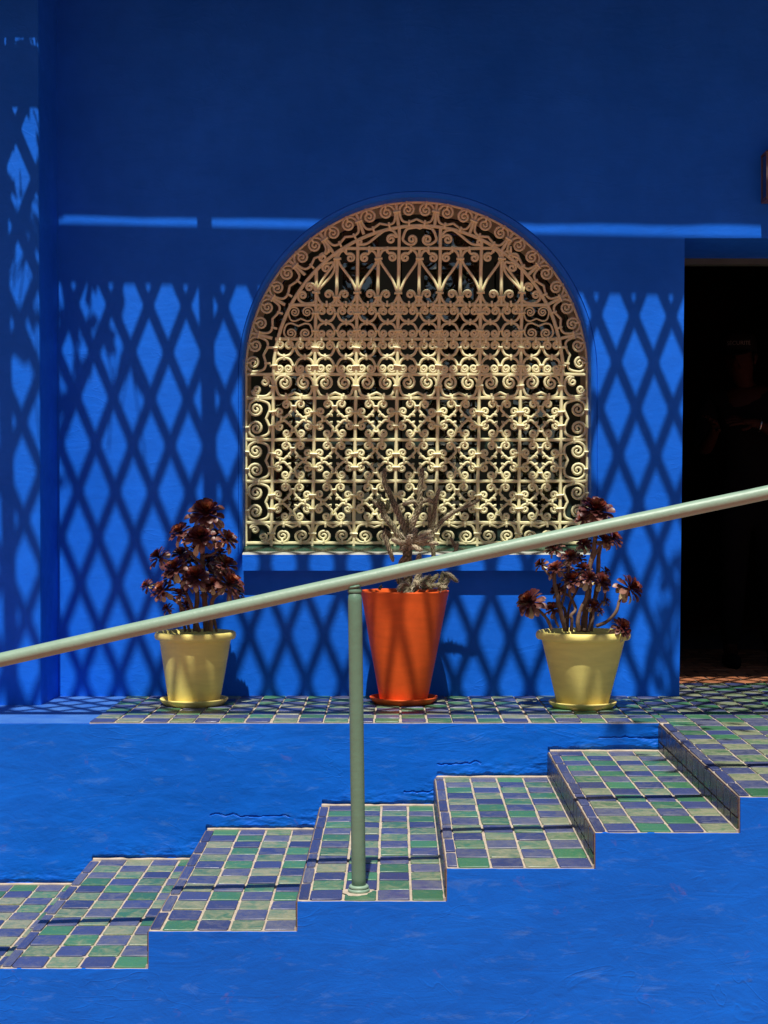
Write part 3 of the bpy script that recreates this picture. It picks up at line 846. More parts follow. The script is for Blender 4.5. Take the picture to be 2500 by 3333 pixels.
# ---------------------------------------------------------------- handrail
DR = 4.80
rail = empty('handrail', P(1167, 2903, DR), 'sage green tubular handrail with one round post planted in the tiled step', 'handrail')
zt = -.3165
rail.location.z = zt; WL['handrail'] = Vector(rail.location)
rp = []
for k in range(81):
    u = -500 + 3500*k/80; v = 2148 - .2184*u - 6*math.sin(math.pi*max(0, min(1, u/2500)))
    v += .8*noise.noise(Vector((u*.004, 3, 0)))
    rp.append(P(u, v, DR))
m = MB(); m.tube(rp, [.0222*(1 + .012*noise.noise(Vector((k*.35, 1, 0)))) for k in range(81)], 28)
m.build('top_rail', M_rail, rail, smooth=True)
pa, pb = P(1155, 1915, DR), Vector((X(1168, DR), DR, zt + .004))
pp = [pb + (pa - pb)*(k/24) for k in range(25)]
m = MB(); m.tube(pp, [.0222*(1 + .008*noise.noise(Vector((k*.6, 6, 0)))) for k in range(24)] + [.019], 28)
m.lathe([(.0222, -.012), (.0226, -.010), (.0222, -.004), (.017, .003)], tuple(pa), 24)
m.build('post', M_post, rail, smooth=True)
m = MB(); c = (pb.x, pb.y, zt)
m.lathe([(.022, .022), (.0285, .0215), (.0312, .0185), (.0312, .0135), (.0290, .0115), (.0330, .0105), (.0342, .0075), (.0340, .0025), (.0325, 0.0)], c, 40)
m.build('post_flange', M_rail, rail, smooth=True)
wb = MB(); wp = []
for k in range(21):
    a = 2*math.pi*k/20; wp.append((pa.x + math.cos(a)*.0200, pa.y + math.sin(a)*.0200, pa.z + .006 - .0040*math.cos(a)*-1 + .0012*noise.noise(Vector((k*.9, 0, 2)))))
wb.tube(wp, .0042, 7, cap=False); wb.build('weld_bead', M_post, rail, smooth=True)
vs = [(c[0], c[1], zt + .0035)]; nn = 34
for k in range(nn):
    a = 2*math.pi*k/nn; r = .044 + .010*noise.noise(Vector((math.cos(a)*2.2, math.sin(a)*2.2, 4))) + random.uniform(-.002, .002)
    vs.append((c[0] + math.cos(a)*r*1.12, c[1] + math.sin(a)*r*1.3, zt + .0002))
mk('cement_patch', vs, [(0, 1+k, 1+(k+1) % nn) for k in range(nn)], M_grout, rail)

# ---------------------------------------------------------------- pots
def pot(x, y, profile, mat, label, group, soil_r, soil_z, saucer_r, slabel, lean=0, seed=0):
    t = empty('flower_pot', (x, y, TZ + .011), label, 'flower pot', group)
    m = MB(); m.lathe(profile, (x, y, TZ + .011), 72, wob=.012, seed=seed)
    for i_, v in enumerate(m.v): v.x += lean * (v.z - TZ)
    m.v = [v for v in m.v]; m.build('pot_body', mat, t, smooth=True)
    m = MB(); rings = [(soil_r*f, soil_z + .006*random.uniform(-1, 1)) for f in (1, .8, .6, .4, .2)] + [(.001, soil_z + .004)]
    m.lathe(rings, (x + lean*soil_z, y, TZ + .011), 26, wob=.05)
    for v in m.v: v.z += .006*noise.noise(v*40)
    m.build('soil', M_soil, t)
    s = MB(); r = saucer_r
    s.lathe([(.001, .0), (r*.80, .0), (r*.86, .003), (r*.97, .018), (r, .026), (r*1.0, .030), (r*.965, .031), (r*.93, .026), (r*.85, .0135), (r*.8, .011), (.001, .0105)], (x, y, TZ - .0005), 72, wob=.012, seed=seed+3)
    o = s.build('plant_saucer', mat, None, (x, y, TZ), smooth=True)
    tag(o, slabel, 'saucer', 'saucers under the pots')
    return t
def yprof(rb, rt, rr, h, hb):
    return [(.001, 0), (rb*.96, 0), (rb, .004), (rb + (rt-rb)*.05, .015), (rb + (rt-rb)*.5, hb*.5), (rb + (rt-rb)*.9, hb*.9), (rb + (rt-rb)*.975, hb*.975), (rt, hb), (rt+.004, hb+.003), (rr*.975, hb+.007), (rr*.99, hb+.011), (rr, hb+.018), (rr, hb + .026), (rr*.985, h-.004), (rr*.955, h), (rr*.925, h-.004), (rt*.93, hb-.01), (rt*.80, hb*.5)]
XL, YL = X(632, 6.69), 6.69
XO, YO = X(1314, 6.75), 6.75
XR, YR = X(1896, 6.59), 6.59
pot(XL, YL, yprof(.111, .154, .176, .308, .270), M_yel, 'yellow clay pot with a rolled rim at the left, narrower of the two yellow ones', 'yellow pots', .138, .262, .147, 'yellow clay saucer under the left pot', .02, 1)
pot(XR, YR, yprof(.109, .176, .202, .318, .278), M_yel, 'yellow clay pot with a wide flaring rim at the right near the doorway', 'yellow pots', .158, .268, .145, 'yellow clay saucer under the right pot near the doorway', .012, 5)
h = .484
pot(XO, YO, [(.001, 0), (.103, 0), (.1045, .003), (.107, .014), (.150, h*.5), (.187, h*.92), (.1935, h*.985), (.1945, h-.004), (.1935, h-.001), (.191, h), (.186, h-.001), (.183, h-.006), (.165, h-.10), (.14, h*.5)], M_ora,
    'tall tapering orange clay pot below the window, behind the handrail post', None, .166, h - .035, .150, 'orange clay saucer under the tall orange pot', .01, 9)
for o in list(bpy.data.objects):
    if o.name.startswith('flower_pot') and 'group' in o and o['group'] is None: del o['group']

# ---------------------------------------------------------------- plants
def with_age(mb, ages, name, mat, parent, org, smooth=True):
    o = mb.build(name, mat, parent, org, smooth)
    at = o.data.attributes.new('age', 'FLOAT', 'POINT'); at.data.foreach_set('value', ages)
    return o
def rosette(c, nrm, rad, nl, seed, parent, droop=0.0):
    rd = random.Random(seed); nrm = nrm.normalized(); a = nrm.orthogonal().normalized(); b = nrm.cross(a)
    mb = MB(); ages = []
    for i in range(nl):
        t = (i + .5)/nl; th = i*2.39996 + rd.uniform(-.12, .12)
        Lf = rad*(.30 + .98*t**.7)*rd.uniform(.86, 1.12); wd = rad*(.10 + .155*t**.6)*rd.uniform(.85, 1.15)
        el = R(78 - 92*t**.9 - droop*25*t + rd.uniform(-8, 8))
        if t > .86: el -= R(rd.uniform(0, 42)); Lf *= rd.uniform(.8, 1.05)
        rdir = a*math.cos(th) + b*math.sin(th); side = nrm.cross(rdir)
        d = rdir*math.cos(el) + nrm*math.sin(el); up = nrm*math.cos(el) - rdir*math.sin(el)
        st = [(0, .30, 0), (.30, .34, .02), (.58, .74, .045), (.80, 1.0, .04), (.94, .72, .02), (1.0, .12, -.01)]
        vs = []; base = c + nrm*rad*(.10 - .22*t)
        tw = rd.uniform(-.25, .25)
        for (l, w_, cu) in st:
            p = base + d*(Lf*l) + up*(Lf*(cu*1.2 + .16*l*l*(1-t) - .10*l*l*t))
            sd = side*math.cos(tw*l) + up*math.sin(tw*l)
            vs += [p - sd*wd*w_ + up*wd*.28*w_, p, p + sd*wd*w_ + up*wd*.28*w_]
        fs = [(3*k+q, 3*k+q+1, 3*k+q+4, 3*k+q+3) for k in range(5) for q in (0, 1)]
        mb.add(vs, fs)
        ag = t*.92 + rd.uniform(-.04, .06) + (.10 if t > .9 and rd.random() < .45 else 0)
        for (l, w_, cu) in st: ages += [max(0, ag - .10 + .12*l*(t < .2)), ag - .03, max(0, ag - .10)]
    return with_age(mb, ages, 'rosette', M_aeo, parent, c)
def stem(pts, r0, r1, parent, mat=None, name='stem', n=8):
    q = crom(pts, 6); m = MB(); L_ = len(q)
    q = [p + Vector((noise.noise(p*25), noise.noise(p*25 + Vector((5,5,5))), 0))*.0022 for p in q]
    m.tube(q, [(r0 + (r1-r0)*k/(L_-1))*(1 + .22*noise.noise(q[k]*70)) for k in range(L_)], n, jit=.05)
    return m.build(name, mat or M_stem, parent, q[0], smooth=True)

def aeonium(x, y, soil, D, uv, ros, stems, label, seed):
    """ros: (zoom x, zoom y, zoom radius, depth offset, tilt x, leaves); uv maps the zoomed reading to the place"""
    rd = random.Random(seed)
    t = empty('aeonium_plant', (x, y, soil), label, 'succulent plant', 'dark aeonium plants in the yellow pots')
    pts3 = []
    for (zx, zy, zr, dy, tilt, nl) in ros:
        u, v, s = uv(zx, zy); dd = D + dy; p = P(u, v, dd); pts3.append(p)
        nrm = Vector((tilt + (p.x - x)*2.0, -.55 + dy*1.5 + rd.uniform(-.2, .2), .85 + rd.uniform(-.25, .2)))
        rosette(p, nrm, zr/s*dd/F*1.12, int(nl*1.15), rd.randint(0, 99999), t, rd.uniform(0, .6))
    for st in stems:
        q = [P(*uv(a, b_)[:2], D + c_) for a, b_, c_ in st[2]]
        stem(q, st[0], st[1], t)
    return t, pts3
uvL = lambda a, b_: (400 + a/2.949, 1600 + b_/2.949, 2.949)
rosL = [(800,200,150,-.02,0,58),(548,385,100,-.03,-.3,46),(745,440,128,-.09,0,54),(890,425,80,.02,.1,40),(1000,455,98,-.02,.4,44),(345,625,100,0,-.4,46),
        (560,600,85,.05,-.1,40),(500,735,112,-.10,-.1,50),(700,815,130,-.11,0,52),(985,700,105,.02,.3,44),(1015,880,145,-.06,.5,52),(850,890,80,-.09,0,40),
        (235,895,70,.02,-.6,36),(375,945,100,-.05,-.3,44),(545,985,70,-.08,0,36),(1110,960,70,.06,.5,36),(1150,1035,38,.03,.3,24),(430,1120,55,-.03,-.3,30),
        (610,1085,55,.05,0,30),(640,640,80,.07,0,40),(820,660,80,.08,0,40),(930,590,60,.06,.2,34),(450,820,70,-.04,-.2,36),(790,960,60,.04,.1,30),(620,900,70,0,0,34),
        (880,800,70,.05,.1,34),(690,560,60,.02,0,30)]
stL = [(.012,.009,[(700,1340,0),(700,1150,0),(715,1000,0),(700,830,-.06)]), (.013,.008,[(800,1340,.02),(790,1100,.02),(770,800,.03),(765,560,.02),(790,380,0),(800,230,-.02)]),
       (.010,.007,[(840,1340,-.02),(850,1120,-.03),(870,1020,-.04),(950,950,-.05),(1010,900,-.05)]), (.007,.006,[(600,1340,0),(560,1150,-.02),(540,1000,-.06)]),
       (.007,.005,[(640,1345,-.03),(580,1130,-.03),(470,1020,-.03),(380,960,-.04)]), (.008,.006,[(740,1345,-.04),(640,1050,-.05),(560,880,-.07),(510,760,-.09)]),
       (.006,.005,[(770,620,0),(860,600,0),(930,540,0),(1000,470,-.01)]), (.006,.005,[(770,700,.02),(620,560,0),(560,420,-.02)]), (.006,.005,[(600,900,0),(450,760,0),(350,650,0)]),
       (.006,.005,[(860,1000,0),(930,850,.01),(985,720,.02)]), (.005,.005,[(470,1010,-.03),(330,960,0),(240,900,.02)]), (.005,.004,[(500,1250,-.02),(460,1180,-.03),(430,1130,-.03)]),
       (.006,.005,[(900,1345,.03),(870,1180,.04),(880,1280,.05)]), (.006,.005,[(950,950,-.02),(1060,980,.04),(1145,1040,.03)]), (.006,.005,[(765,560,.02),(750,500,-.04),(745,450,-.07)])]
pl, _ = aeonium(XL + .01, YL, TZ + .28, YL, uvL, rosL, stL, 'bushy dark maroon aeonium, a dense dome of rosettes, in the left yellow pot', 3)
uvR = lambda a, b_: (1650 + a/2.95, 1600 + b_/2.95, 2.95)
rosR = [(855,180,150,-.02,0,60),(725,262,62,-.05,-.5,30),(1015,450,95,.03,.4,42),(935,470,80,.0,.1,40),(740,500,70,.03,0,36),(450,545,85,.02,-.3,40),(612,625,82,-.03,0,42),
        (325,695,62,0,-.5,34),(472,735,82,-.03,-.1,40),(735,740,70,.0,0,36),(640,850,95,-.03,-.1,44),(790,830,85,-.07,.1,42),(915,865,90,-.02,.3,42),(950,765,52,.05,.3,28),
        (1185,925,125,-.03,.9,50),(490,945,70,.0,-.3,34),(215,1055,130,-.05,-.3,54),(435,1125,75,.0,-.1,36),(830,1090,62,-.04,.1,32),(955,1050,40,0,.2,24),(895,1150,42,-.03,.2,24),
        (1105,1300,95,-.14,.3,46),(590,760,55,.03,0,28),(700,640,55,.02,0,28)]
stR = [(.010,.008,[(560,1340,-.02),(512,1130,-.02),(475,960,-.02),(455,840,-.02),(470,750,-.03)]), (.006,.005,[(455,840,-.02),(400,790,-.02),(335,710,0)]),
       (.015,.009,[(735,1345,.0),(755,1150,.0),(780,1000,0),(790,880,0),(790,740,0),(825,610,0),(850,430,0),(858,230,-.02)]), (.010,.007,[(690,1345,-.05),(685,1230,-.05),(710,1130,-.05),(760,1020,-.05),(790,850,-.06)]),
       (.008,.006,[(620,1340,-.04),(625,1230,-.05),(615,1190,-.05),(660,1120,-.03),(600,980,-.02),(630,880,-.03)]), (.008,.006,[(860,1290,-.04),(960,1245,-.05),(1050,1150,-.05),(1080,1050,-.04),(1140,950,-.03)]),
       (.007,.006,[(430,1330,-.05),(395,1240,-.05),(330,1160,-.05),(240,1080,-.05)]), (.006,.005,[(790,740,0),(870,560,0),(930,480,0),(1010,440,.02)]), (.012,.008,[(800,1340,.04),(820,1150,.04),(870,900,.03),(880,640,.03),(900,520,.02)]),
       (.006,.005,[(780,1345,-.05),(810,1260,-.06),(830,1200,-.05),(830,1110,-.04)]), (.007,.005,[(560,1340,.02),(560,1150,.01),(530,1090,0),(550,1000,0),(610,650,-.02)]), (.005,.004,[(830,1160,-.04),(900,1080,-.02),(940,1020,0),(950,780,.04)]),
       (.006,.005,[(580,1345,.04),(600,1100,.04),(690,900,.03),(735,750,0)]), (.006,.004,[(1010,1345,-.10),(1060,1320,-.13),(1100,1310,-.14)]), (.005,.004,[(500,1300,-.03),(470,1240,-.02),(440,1140,0)]), (.006,.004,[(600,1000,0),(520,960,0),(490,940,0)])]
aeonium(XR, YR, TZ + .29, YR, uvR, rosR, stR, 'leggy dark aeonium with bare branching stems in the right yellow pot near the doorway', 8)

# cactus
cac = empty('cactus_plant', (XO, YO, TZ + h - .03), 'spiny grey brown branching cactus in the tall orange pot', 'cactus')
def cstem(zp, r0, r1, green=0, tip=True):
    q = crom([P(1100 + a/2.602, 1500 + b_/2.602, YO + c_) for a, b_, c_ in zp], 8)
    # resample at an even step
    step = .0052; out = [q[0]]; acc = 0
    for a, b_ in zip(q, q[1:]):
        d = (b_-a).length
        while acc + d >= step:
            a = a + (b_-a)*((step-acc)/d); d = (b_-a).length; out.append(a); acc = 0
            if d < 1e-9: break
        acc += d
    q = out; n = 12; L_ = len(q); mb = MB(); ages = []; sp = MB(); vs = []
    t0 = (q[1]-q[0]).normalized(); a = t0.orthogonal().normalized()
    for i in range(L_):
        t = (q[min(i+1, L_-1)] - q[max(i-1, 0)]).normalized(); a = (a - t*a.dot(t)).normalized(); b_ = t.cross(a)
        r = r0 + (r1-r0)*i/max(1, L_-1)
        if tip and i > L_-4: r *= (.86, .62, .22)[i-(L_-3)]
        r *= 1 + .10*noise.noise(q[i]*30)
        for k in range(n):
            up = ((i//2) + k) % 2 == 0; rr = r*((1.10 if up else .97) + .30*noise.noise((q[i] + a*math.cos(6.2832*k/n)*r + b_*math.sin(6.2832*k/n)*r)*120))
            an = 2*math.pi*k/n; dr = a*math.cos(an) + b_*math.sin(an)
            p = q[i] + dr*rr; vs.append(p); ages.append((.62 if up else .30) - green*.45 + 1.1*(rr/r - 1.03) + .2*noise.noise(q[i]*14) + .05)
            if r > .004 and random.random() < .42:
                for _ in range(2):
                    d2 = (dr + t*random.uniform(-.5, .9) + a.cross(dr)*random.uniform(-.6, .6)).normalized(); e = d2.cross(t).normalized()*.0013
                    ln = random.uniform(.005, .012); sp.add([p-e, p+e, p+d2*ln], [(0, 1, 2)])
    mb.add(vs, [(i*n+k, i*n+(k+1) % n, (i+1)*n+(k+1) % n, (i+1)*n+k) for i in range(L_-1) for k in range(n)] + [tuple((L_-1)*n+k for k in range(n))])
    o = with_age(mb, ages, 'cactus_branch', M_cact, cac, q[0]); s_ = sp.build('spines', M_spine, o); s_['kind'] = 'stuff'
    return o
cs = [([(585,1120,0),(590,950,0),(588,800,0),(600,690,0)], .0165, .015, 0),
      ([(600,720,0),(560,560,0),(500,420,0),(440,280,-.01),(392,170,-.02),(400,60,-.02)], .014, .0065, 0), ([(600,700,0),(635,520,-.01),(690,380,-.02),(695,220,-.02),(722,50,-.02)], .013, .007, 0),
      ([(690,370,-.02),(640,345,-.03),(540,370,-.04)], .008, .006, 0), ([(700,350,-.02),(770,330,0),(830,360,.01)], .008, .006, 0), ([(600,700,0),(520,640,-.05),(470,560,-.06),(400,470,-.06),(350,380,-.05),(290,330,-.05)], .0125, .008, .2),
      ([(370,400,-.05),(345,330,-.06),(360,275,-.06)], .009, .006, .9), ([(410,420,-.05),(425,370,-.06),(415,320,-.06)], .009, .006, .9), ([(380,430,-.05),(385,480,-.06),(380,330,-.07)], .008, .006, .9),
      ([(440,640,-.02),(400,600,-.03),(425,720,-.04),(450,790,-.04),(472,860,-.04)], .0105, .0065, 0), ([(600,700,-.02),(520,690,-.07),(445,655,-.09)], .010, .007, -.4), ([(610,690,-.02),(700,640,-.06),(800,585,-.08)], .010, .007, -.5),
      ([(610,690,-.02),(720,670,-.07),(800,640,-.1)], .010, .007, -.5), ([(610,700,-.02),(720,700,-.05),(860,695,-.07)], .010, .006, -.4), ([(600,700,-.02),(640,640,-.05),(670,560,-.05)], .010, .007, -.5),
      ([(600,710,-.03),(650,730,-.06),(720,760,-.08)], .011, .008, -.5), ([(600,700,-.02),(560,720,-.05),(530,760,-.07)], .010, .008, -.3), ([(600,700,-.03),(600,660,-.08),(610,620,-.11)], .010, .007, -.5),
      ([(815,850,.0),(800,700,0),(785,600,0),(775,420,.0),(780,370,0)], .008, .006, .1), ([(800,640,0),(810,480,0),(835,320,0),(865,220,-.01)], .0085, .006, .1), ([(815,600,.0),(880,510,0),(990,430,-.02),(1110,375,-.04),(1210,325,-.05)], .0085, .005, 0),
      ([(975,790,-.02),(1000,740,-.02),(970,680,-.03),(950,640,-.03)], .006, .0045, .1), ([(1000,770,-.02),(1010,720,-.02),(1020,675,-.02)], .0055, .0045, .1), ([(590,1100,.02),(520,1010,.01),(500,960,0),(540,850,0),(545,810,0)], .013, .008, -.2),
      ([(640,1090,-.02),(690,940,-.03),(680,840,-.03),(700,780,-.03)], .012, .008, -.4), ([(700,1060,-.06),(760,990,-.08),(830,1000,-.1)], .009, .006, .4), ([(720,1070,-.08),(800,1060,-.12),(880,1040,-.14)], .009, .006, .3),
      ([(740,1040,-.06),(800,1010,-.1),(860,950,-.1)], .010, .007, .6), ([(860,1050,-.1),(880,990,-.11),(885,940,-.11)], .010, .007, .7), ([(870,1060,-.1),(920,1020,-.12),(925,960,-.1)], .010, .008, .2),
      ([(880,960,-.08),(950,970,-.1),(1020,1030,-.12)], .0085, .0065, .2), ([(860,1080,-.11),(900,1075,-.13),(930,1060,-.12)], .009, .007, 0), ([(690,1020,-.05),(740,1030,-.1),(800,1085,-.13)], .009, .006, .4),
      ([(520,1090,-.05),(560,1040,-.08),(620,1060,-.09)], .010, .007, -.3), ([(350,1090,.05),(365,1060,.05),(370,1040,.05)], .005, .0045, .2), ([(590,560,0),(592,500,-.01),(590,455,-.01)], .006, .004, .8), ([(640,1100,-.04),(680,1050,-.08),(640,1010,-.08)], .009, .007, -.3)]
for zp, r0, r1, gr in cs: cstem(zp, r0*1.18, r1*1.3, gr)

# ---------------------------------------------------------------- leafy climber on the pergola (its leaves dapple the wall)
def leaf_cloud(mb, c, n, spread, L=(.06, .13), W=.019, rd=random):
    for _ in range(n):
        p = c + Vector([rd.gauss(0, s_) for s_ in spread]); d = Vector((rd.uniform(-1, 1), rd.uniform(-1, 1), rd.uniform(-.7, .3))).normalized()
        s_ = d.cross(Vector((rd.uniform(-.4, .4), rd.uniform(-.4, .4), 1))).normalized(); ln = rd.uniform(*L); w = W*rd.uniform(.7, 1.3)
        k = d.cross(s_)*ln*.12
        mb.add([p, p + d*ln*.35 + s_*w, p + d*ln*.75 + s_*w*.7 + k, p + d*ln + k*1.4, p + d*ln*.75 - s_*w*.7 + k, p + d*ln*.35 - s_*w], [(0,1,2,3,4,5)])
vine = empty('climbing_vine', (-2.0, 5.8, ZT + .05), 'leafy climbing vine trailing over the trellis roof', 'climbing plant')
rv_ = random.Random(5); lv = MB(); tw = MB()
def caster(p, hgt): return p + sdir*((hgt - p.z)/sdir.z)
spots = []
for k in range(60):
    v = 100 + 1050*rv_.random()**1.3
    spots.append((P(rv_.uniform(-160, 130), v, DP), 1, .03))
for (u, v, n) in ((225,930,3),(300,985,4),(318,1045,4),(335,1110,4),(390,1060,4),(375,1170,3),(240,1120,5),(245,1165,3),(432,1225,4),(425,1190,3),(210,1250,3),(205,1010,4),(355,960,2)):
    spots.append((P(u, v, DW), n, .02))
for (u, v, n) in ((2165,1830,3),(2190,1900,4),(2150,1960,3),(2200,2040,5),(2175,2120,4),(2205,2190,5),(2140,2180,3),(2190,2245,4),(2120,2090,2),(2060,2010,2)):
    spots.append((P(u, v, DW), n, .025))
def fp(u, v, z=TZ):
    D = (CAMZ - z)*F/(v - 1666); return P(u, v, D)
for (u, v, n) in ((2290,2345,4),(2240,2362,5),(2190,2375,3),(2220,2405,3),(2330,2390,3),(2400,2370,3),(2100,2330,4),(2040,2322,3),(2420,2300,6),(2470,2270,6),(2380,2245,5),(2480,2225,6),(2330,2280,4),(2290,2230,4),(2460,2320,5),(2400,2470,2),(2250,2310,4),(2200,2295,3)):
    spots.append((fp(u, v), n, .03))
spots += [(P(2040, 2390, DT), 4, .02), (P(2035, 2360, DT), 3, .02), (fp(2080, 2505, -.09), 3, .03), (fp(2120, 2460, -.09), 2, .02)]
prev = None
for p, n, sp_ in spots:
    c = caster(p, rv_.uniform(3.50, 3.95)); leaf_cloud(lv, c, max(1, int(n*.6)), (sp_, sp_, .02), rd=rv_)
    a_ = c + Vector((rv_.uniform(-.12, .12), rv_.uniform(-.2, .05), rv_.uniform(-.02, .06)))
    tw.tube([c, (c + a_)/2 + Vector((0, 0, .01)), a_], [.0025, .003, .0035], 4)
lv_o = lv.build('leaves', M_leaf, vine); lv_o['kind'] = 'stuff'
tw_o = tw.build('twigs', M_stem, vine); tw_o['kind'] = 'stuff'

# ---------------------------------------------------------------- garden behind the viewer, seen only in the window glass; trees massed to block sky light too
def garden_tree(x, y, hgt, rad, seed, label, n=1500, base=-.78):
    rd = random.Random(seed); t = empty('garden_tree', (x, y, base), label, 'tree', 'garden trees opposite the house')
    m = MB(); tp = [Vector((x, y, base)), Vector((x + rd.uniform(-.1, .1), y, base + hgt*.25)), Vector((x + rd.uniform(-.3, .3), y + rd.uniform(-.2, .2), base + hgt*.7))]
    q = crom(tp, 5); m.tube(q, [.16 - .011*k for k in range(len(q))], 9)
    for k in range(9):
        b0 = q[rd.randint(4, len(q)-1)]; an = rd.uniform(0, 6.28); e_ = b0 + Vector((math.cos(an), math.sin(an), rd.uniform(.2, .9)))*rad*.7
        m.tube(crom([b0, (b0+e_)/2 + Vector((0, 0, .15)), e_], 3), [.05, .045, .04, .03, .025, .02, .015][:7], 6)
    m.build('trunk', M_stem, t)
    lf = MB(); cz = base + hgt*.62
    for k in range(34):
        a, b_, c_ = rd.uniform(0, 6.28), rd.uniform(-1, 1), rd.random()**.4
        r_ = math.sqrt(1 - b_*b_); c = Vector((x + math.cos(a)*r_*rad*c_, y + math.sin(a)*r_*rad*c_, cz + b_*hgt*.42*c_))
        leaf_cloud(lf, c, n//34, (rad*.19, rad*.19, hgt*.06), (.14, .28), .06, rd)
    lf.build('crown', M_leaf, t)
for k, (x, y, hh, rr) in enumerate(((-6.2,-3.2,6.5,1.9),(-3.4,-4.2,7.2,2.0),(-1.1,-5.0,6.6,1.8),(.9,-4.1,7.5,2.0),(3.2,-5.0,6.8,2.0),(5.6,-3.6,7.0,2.0),(-8.6,-1.0,6.0,2.0),(8.2,-1.2,6.4,2.1),(-2.2,-7.5,9,2.4),(2.2,-7.6,9,2.4),(6.5,-7,9,2.5),(-6.5,-7.2,8.6,2.5))):
    garden_tree(x, y, hh, rr, 100 + k, ('short', 'tall', 'middling')[int(hh > 6.4) + int(hh > 8)] + ' leafy garden tree opposite the house, ' + ('outermost on the left', 'left in the front row', 'left of the middle, front row', 'right of the middle, front row', 'right in the front row', 'outermost but one on the right', 'beside the far left path', 'beside the far right path', 'back row left of the middle', 'back row right of the middle', 'back row right end', 'back row left end')[k])

# ---------------------------------------------------------------- guard standing in the dark doorway
def skinned(name, vs, es, rad, mat, parent, sub=1, root=0):
    m = bpy.data.meshes.new(name + '_cage'); m.from_pydata([tuple(v) for v in vs], es, []); m.update()
    o = bpy.data.objects.new(name + '_cage', m); COL.objects.link(o)
    md = o.modifiers.new('s', 'SKIN'); md.use_smooth_shade = True
    for k, r in enumerate(rad):
        sv = m.skin_vertices[0].data[k]; sv.radius = r if hasattr(r, '__len__') else (r, r); sv.use_root = (k == root)
    s_ = o.modifiers.new('u', 'SUBSURF'); s_.levels = sub; s_.render_levels = sub
    dg = bpy.context.evaluated_depsgraph_get(); ev = o.evaluated_get(dg)
    me = bpy.data.meshes.new_from_object(ev); me.name = name
    bpy.data.objects.remove(o); bpy.data.meshes.remove(m)
    me.materials.clear(); me.materials.append(mat)
    for p in me.polygons: p.use_smooth = True
    if parent is not None: me.transform(Matrix.Translation(-WL[parent.name]))
    return finish(bpy.data.objects.new(name, me), parent, WL[parent.name] if parent is not None else (0, 0, 0))
M_skin = simple('shaded_skin', (.022, .008, .005), .5, .1); M_cloth = simple('black_uniform', (.004, .004, .0045), .95, .2)  # brown skin and dark cloth, darkened further to stand in for doorway shade
M_cap = simple('black_cap', (.004, .004, .004), .8, .1); M_letter = simple('cap_letters', (.10, .09, .075), .6, .02)  # letter colour dimmed for the same doorway shade
for m_ in (M_skin, M_cloth, M_cap, M_letter, M_black): m_.node_tree.nodes['Principled BSDF'].inputs['Specular IOR Level'].default_value = .06
M_steel = simple('watch_steel', (.4, .38, .34), .3, .05, 10, 1.0)
man = empty('person', (1.80, 7.86, TZ), 'person in black uniform and peaked cap in the dark doorway, hands raised in front', 'person')
V = Vector
bv = []; be = []; br = []
def bn(p, r, frm=None):
    bv.append(V(p)); br.append(r)
    if frm is not None: be.append((frm, len(bv)-1))
    return len(bv)-1
pel = bn((1.82, 7.88, .93), (.13, .10)); wa = bn((1.82, 7.87, 1.10), (.13, .10), pel); ch = bn((1.81, 7.86, 1.32), (.155, .105), wa); up = bn((1.80, 7.86, 1.44), (.12, .08), ch)
nk0 = bn((1.785, 7.835, 1.50), (.050, .050), up); nk = bn((1.765, 7.825, 1.54), (.048, .050), nk0); jaw = bn((1.730, 7.775, 1.595), (.056, .062), nk); hd = bn((1.725, 7.79, 1.655), (.078, .092), jaw); crn = bn((1.735, 7.81, 1.72), (.070, .085), hd)
nose = bn((1.695, 7.695, 1.625), (.013, .016), jaw)
def arm(side_pts, wrist_dir, palm_n):
    a = up
    rr = (.060, .050, .043, .036, .026)
    for p, r in zip(side_pts, rr): a = bn(p, (r, r), a)
    w = bv[a]; d = V(wrist_dir).normalized(); n_ = V(palm_n).normalized(); s_ = d.cross(n_).normalized()
    pm = bn(w + d*.05, (.034, .018), a)
    for k, (of, ln, r) in enumerate(((-.030, .070, .0085), (-.011, .080, .009), (.010, .076, .009), (.029, .058, .008))):
        b0 = bn(w + d*.088 + s_*of, (r*1.1, r*1.1), pm); b1 = bn(w + d*(.088 + ln*.5) + s_*of*1.15 - n_*.006, (r, r), b0); bn(w + d*(.088 + ln) + s_*of*1.2 - n_*.022, (r*.8, r*.8), b1)
    t0 = bn(w + d*.035 - s_*.034 - n_*.008, (.012, .012), pm); t1 = bn(w + d*.070 - s_*.055 - n_*.016, (.010, .010), t0); bn(w + d*.098 - s_*.060 - n_*.020, (.008, .008), t1)
    return w
wl = arm([(2.0, 7.85, 1.44), (2.06, 7.84, 1.30), (2.07, 7.80, 1.18), (1.92, 7.70, 1.25), (1.78, 7.62, 1.305)], (-1, -.25, .12), (-.1, -.6, .8))
wr = arm([(1.62, 7.90, 1.44), (1.57, 7.88, 1.30), (1.56, 7.82, 1.17), (1.57, 7.72, 1.22), (1.58, 7.62, 1.275)], (-.35, -.75, .35), (.5, -.2, .8))
for sx in (-1, 1):
    a = bn((1.82 + sx*.09, 7.88, .82), (.085, .09), pel); a = bn((1.82 + sx*.10, 7.86, .50), (.06, .062), a); a = bn((1.82 + sx*.11, 7.88, .12), (.042, .042), a); bn((1.82 + sx*.12, 7.78, TZ + .035), (.04, .03), a)
skinned('body', bv, be, br, M_skin, man, 2, pel)
def sub_chain(name, ids, scale, mat, extra=0.0):
    vs = [bv[i] for i in ids]; mp = {i: k for k, i in enumerate(ids)}
    es = [(mp[a], mp[b_]) for a, b_ in be if a in mp and b_ in mp]
    return skinned(name, vs, es, [tuple(x*scale + extra for x in br[i]) for i in ids], mat, man, 2, 0)
arm_ids = [i for i in range(9, 9 + 2*0)]
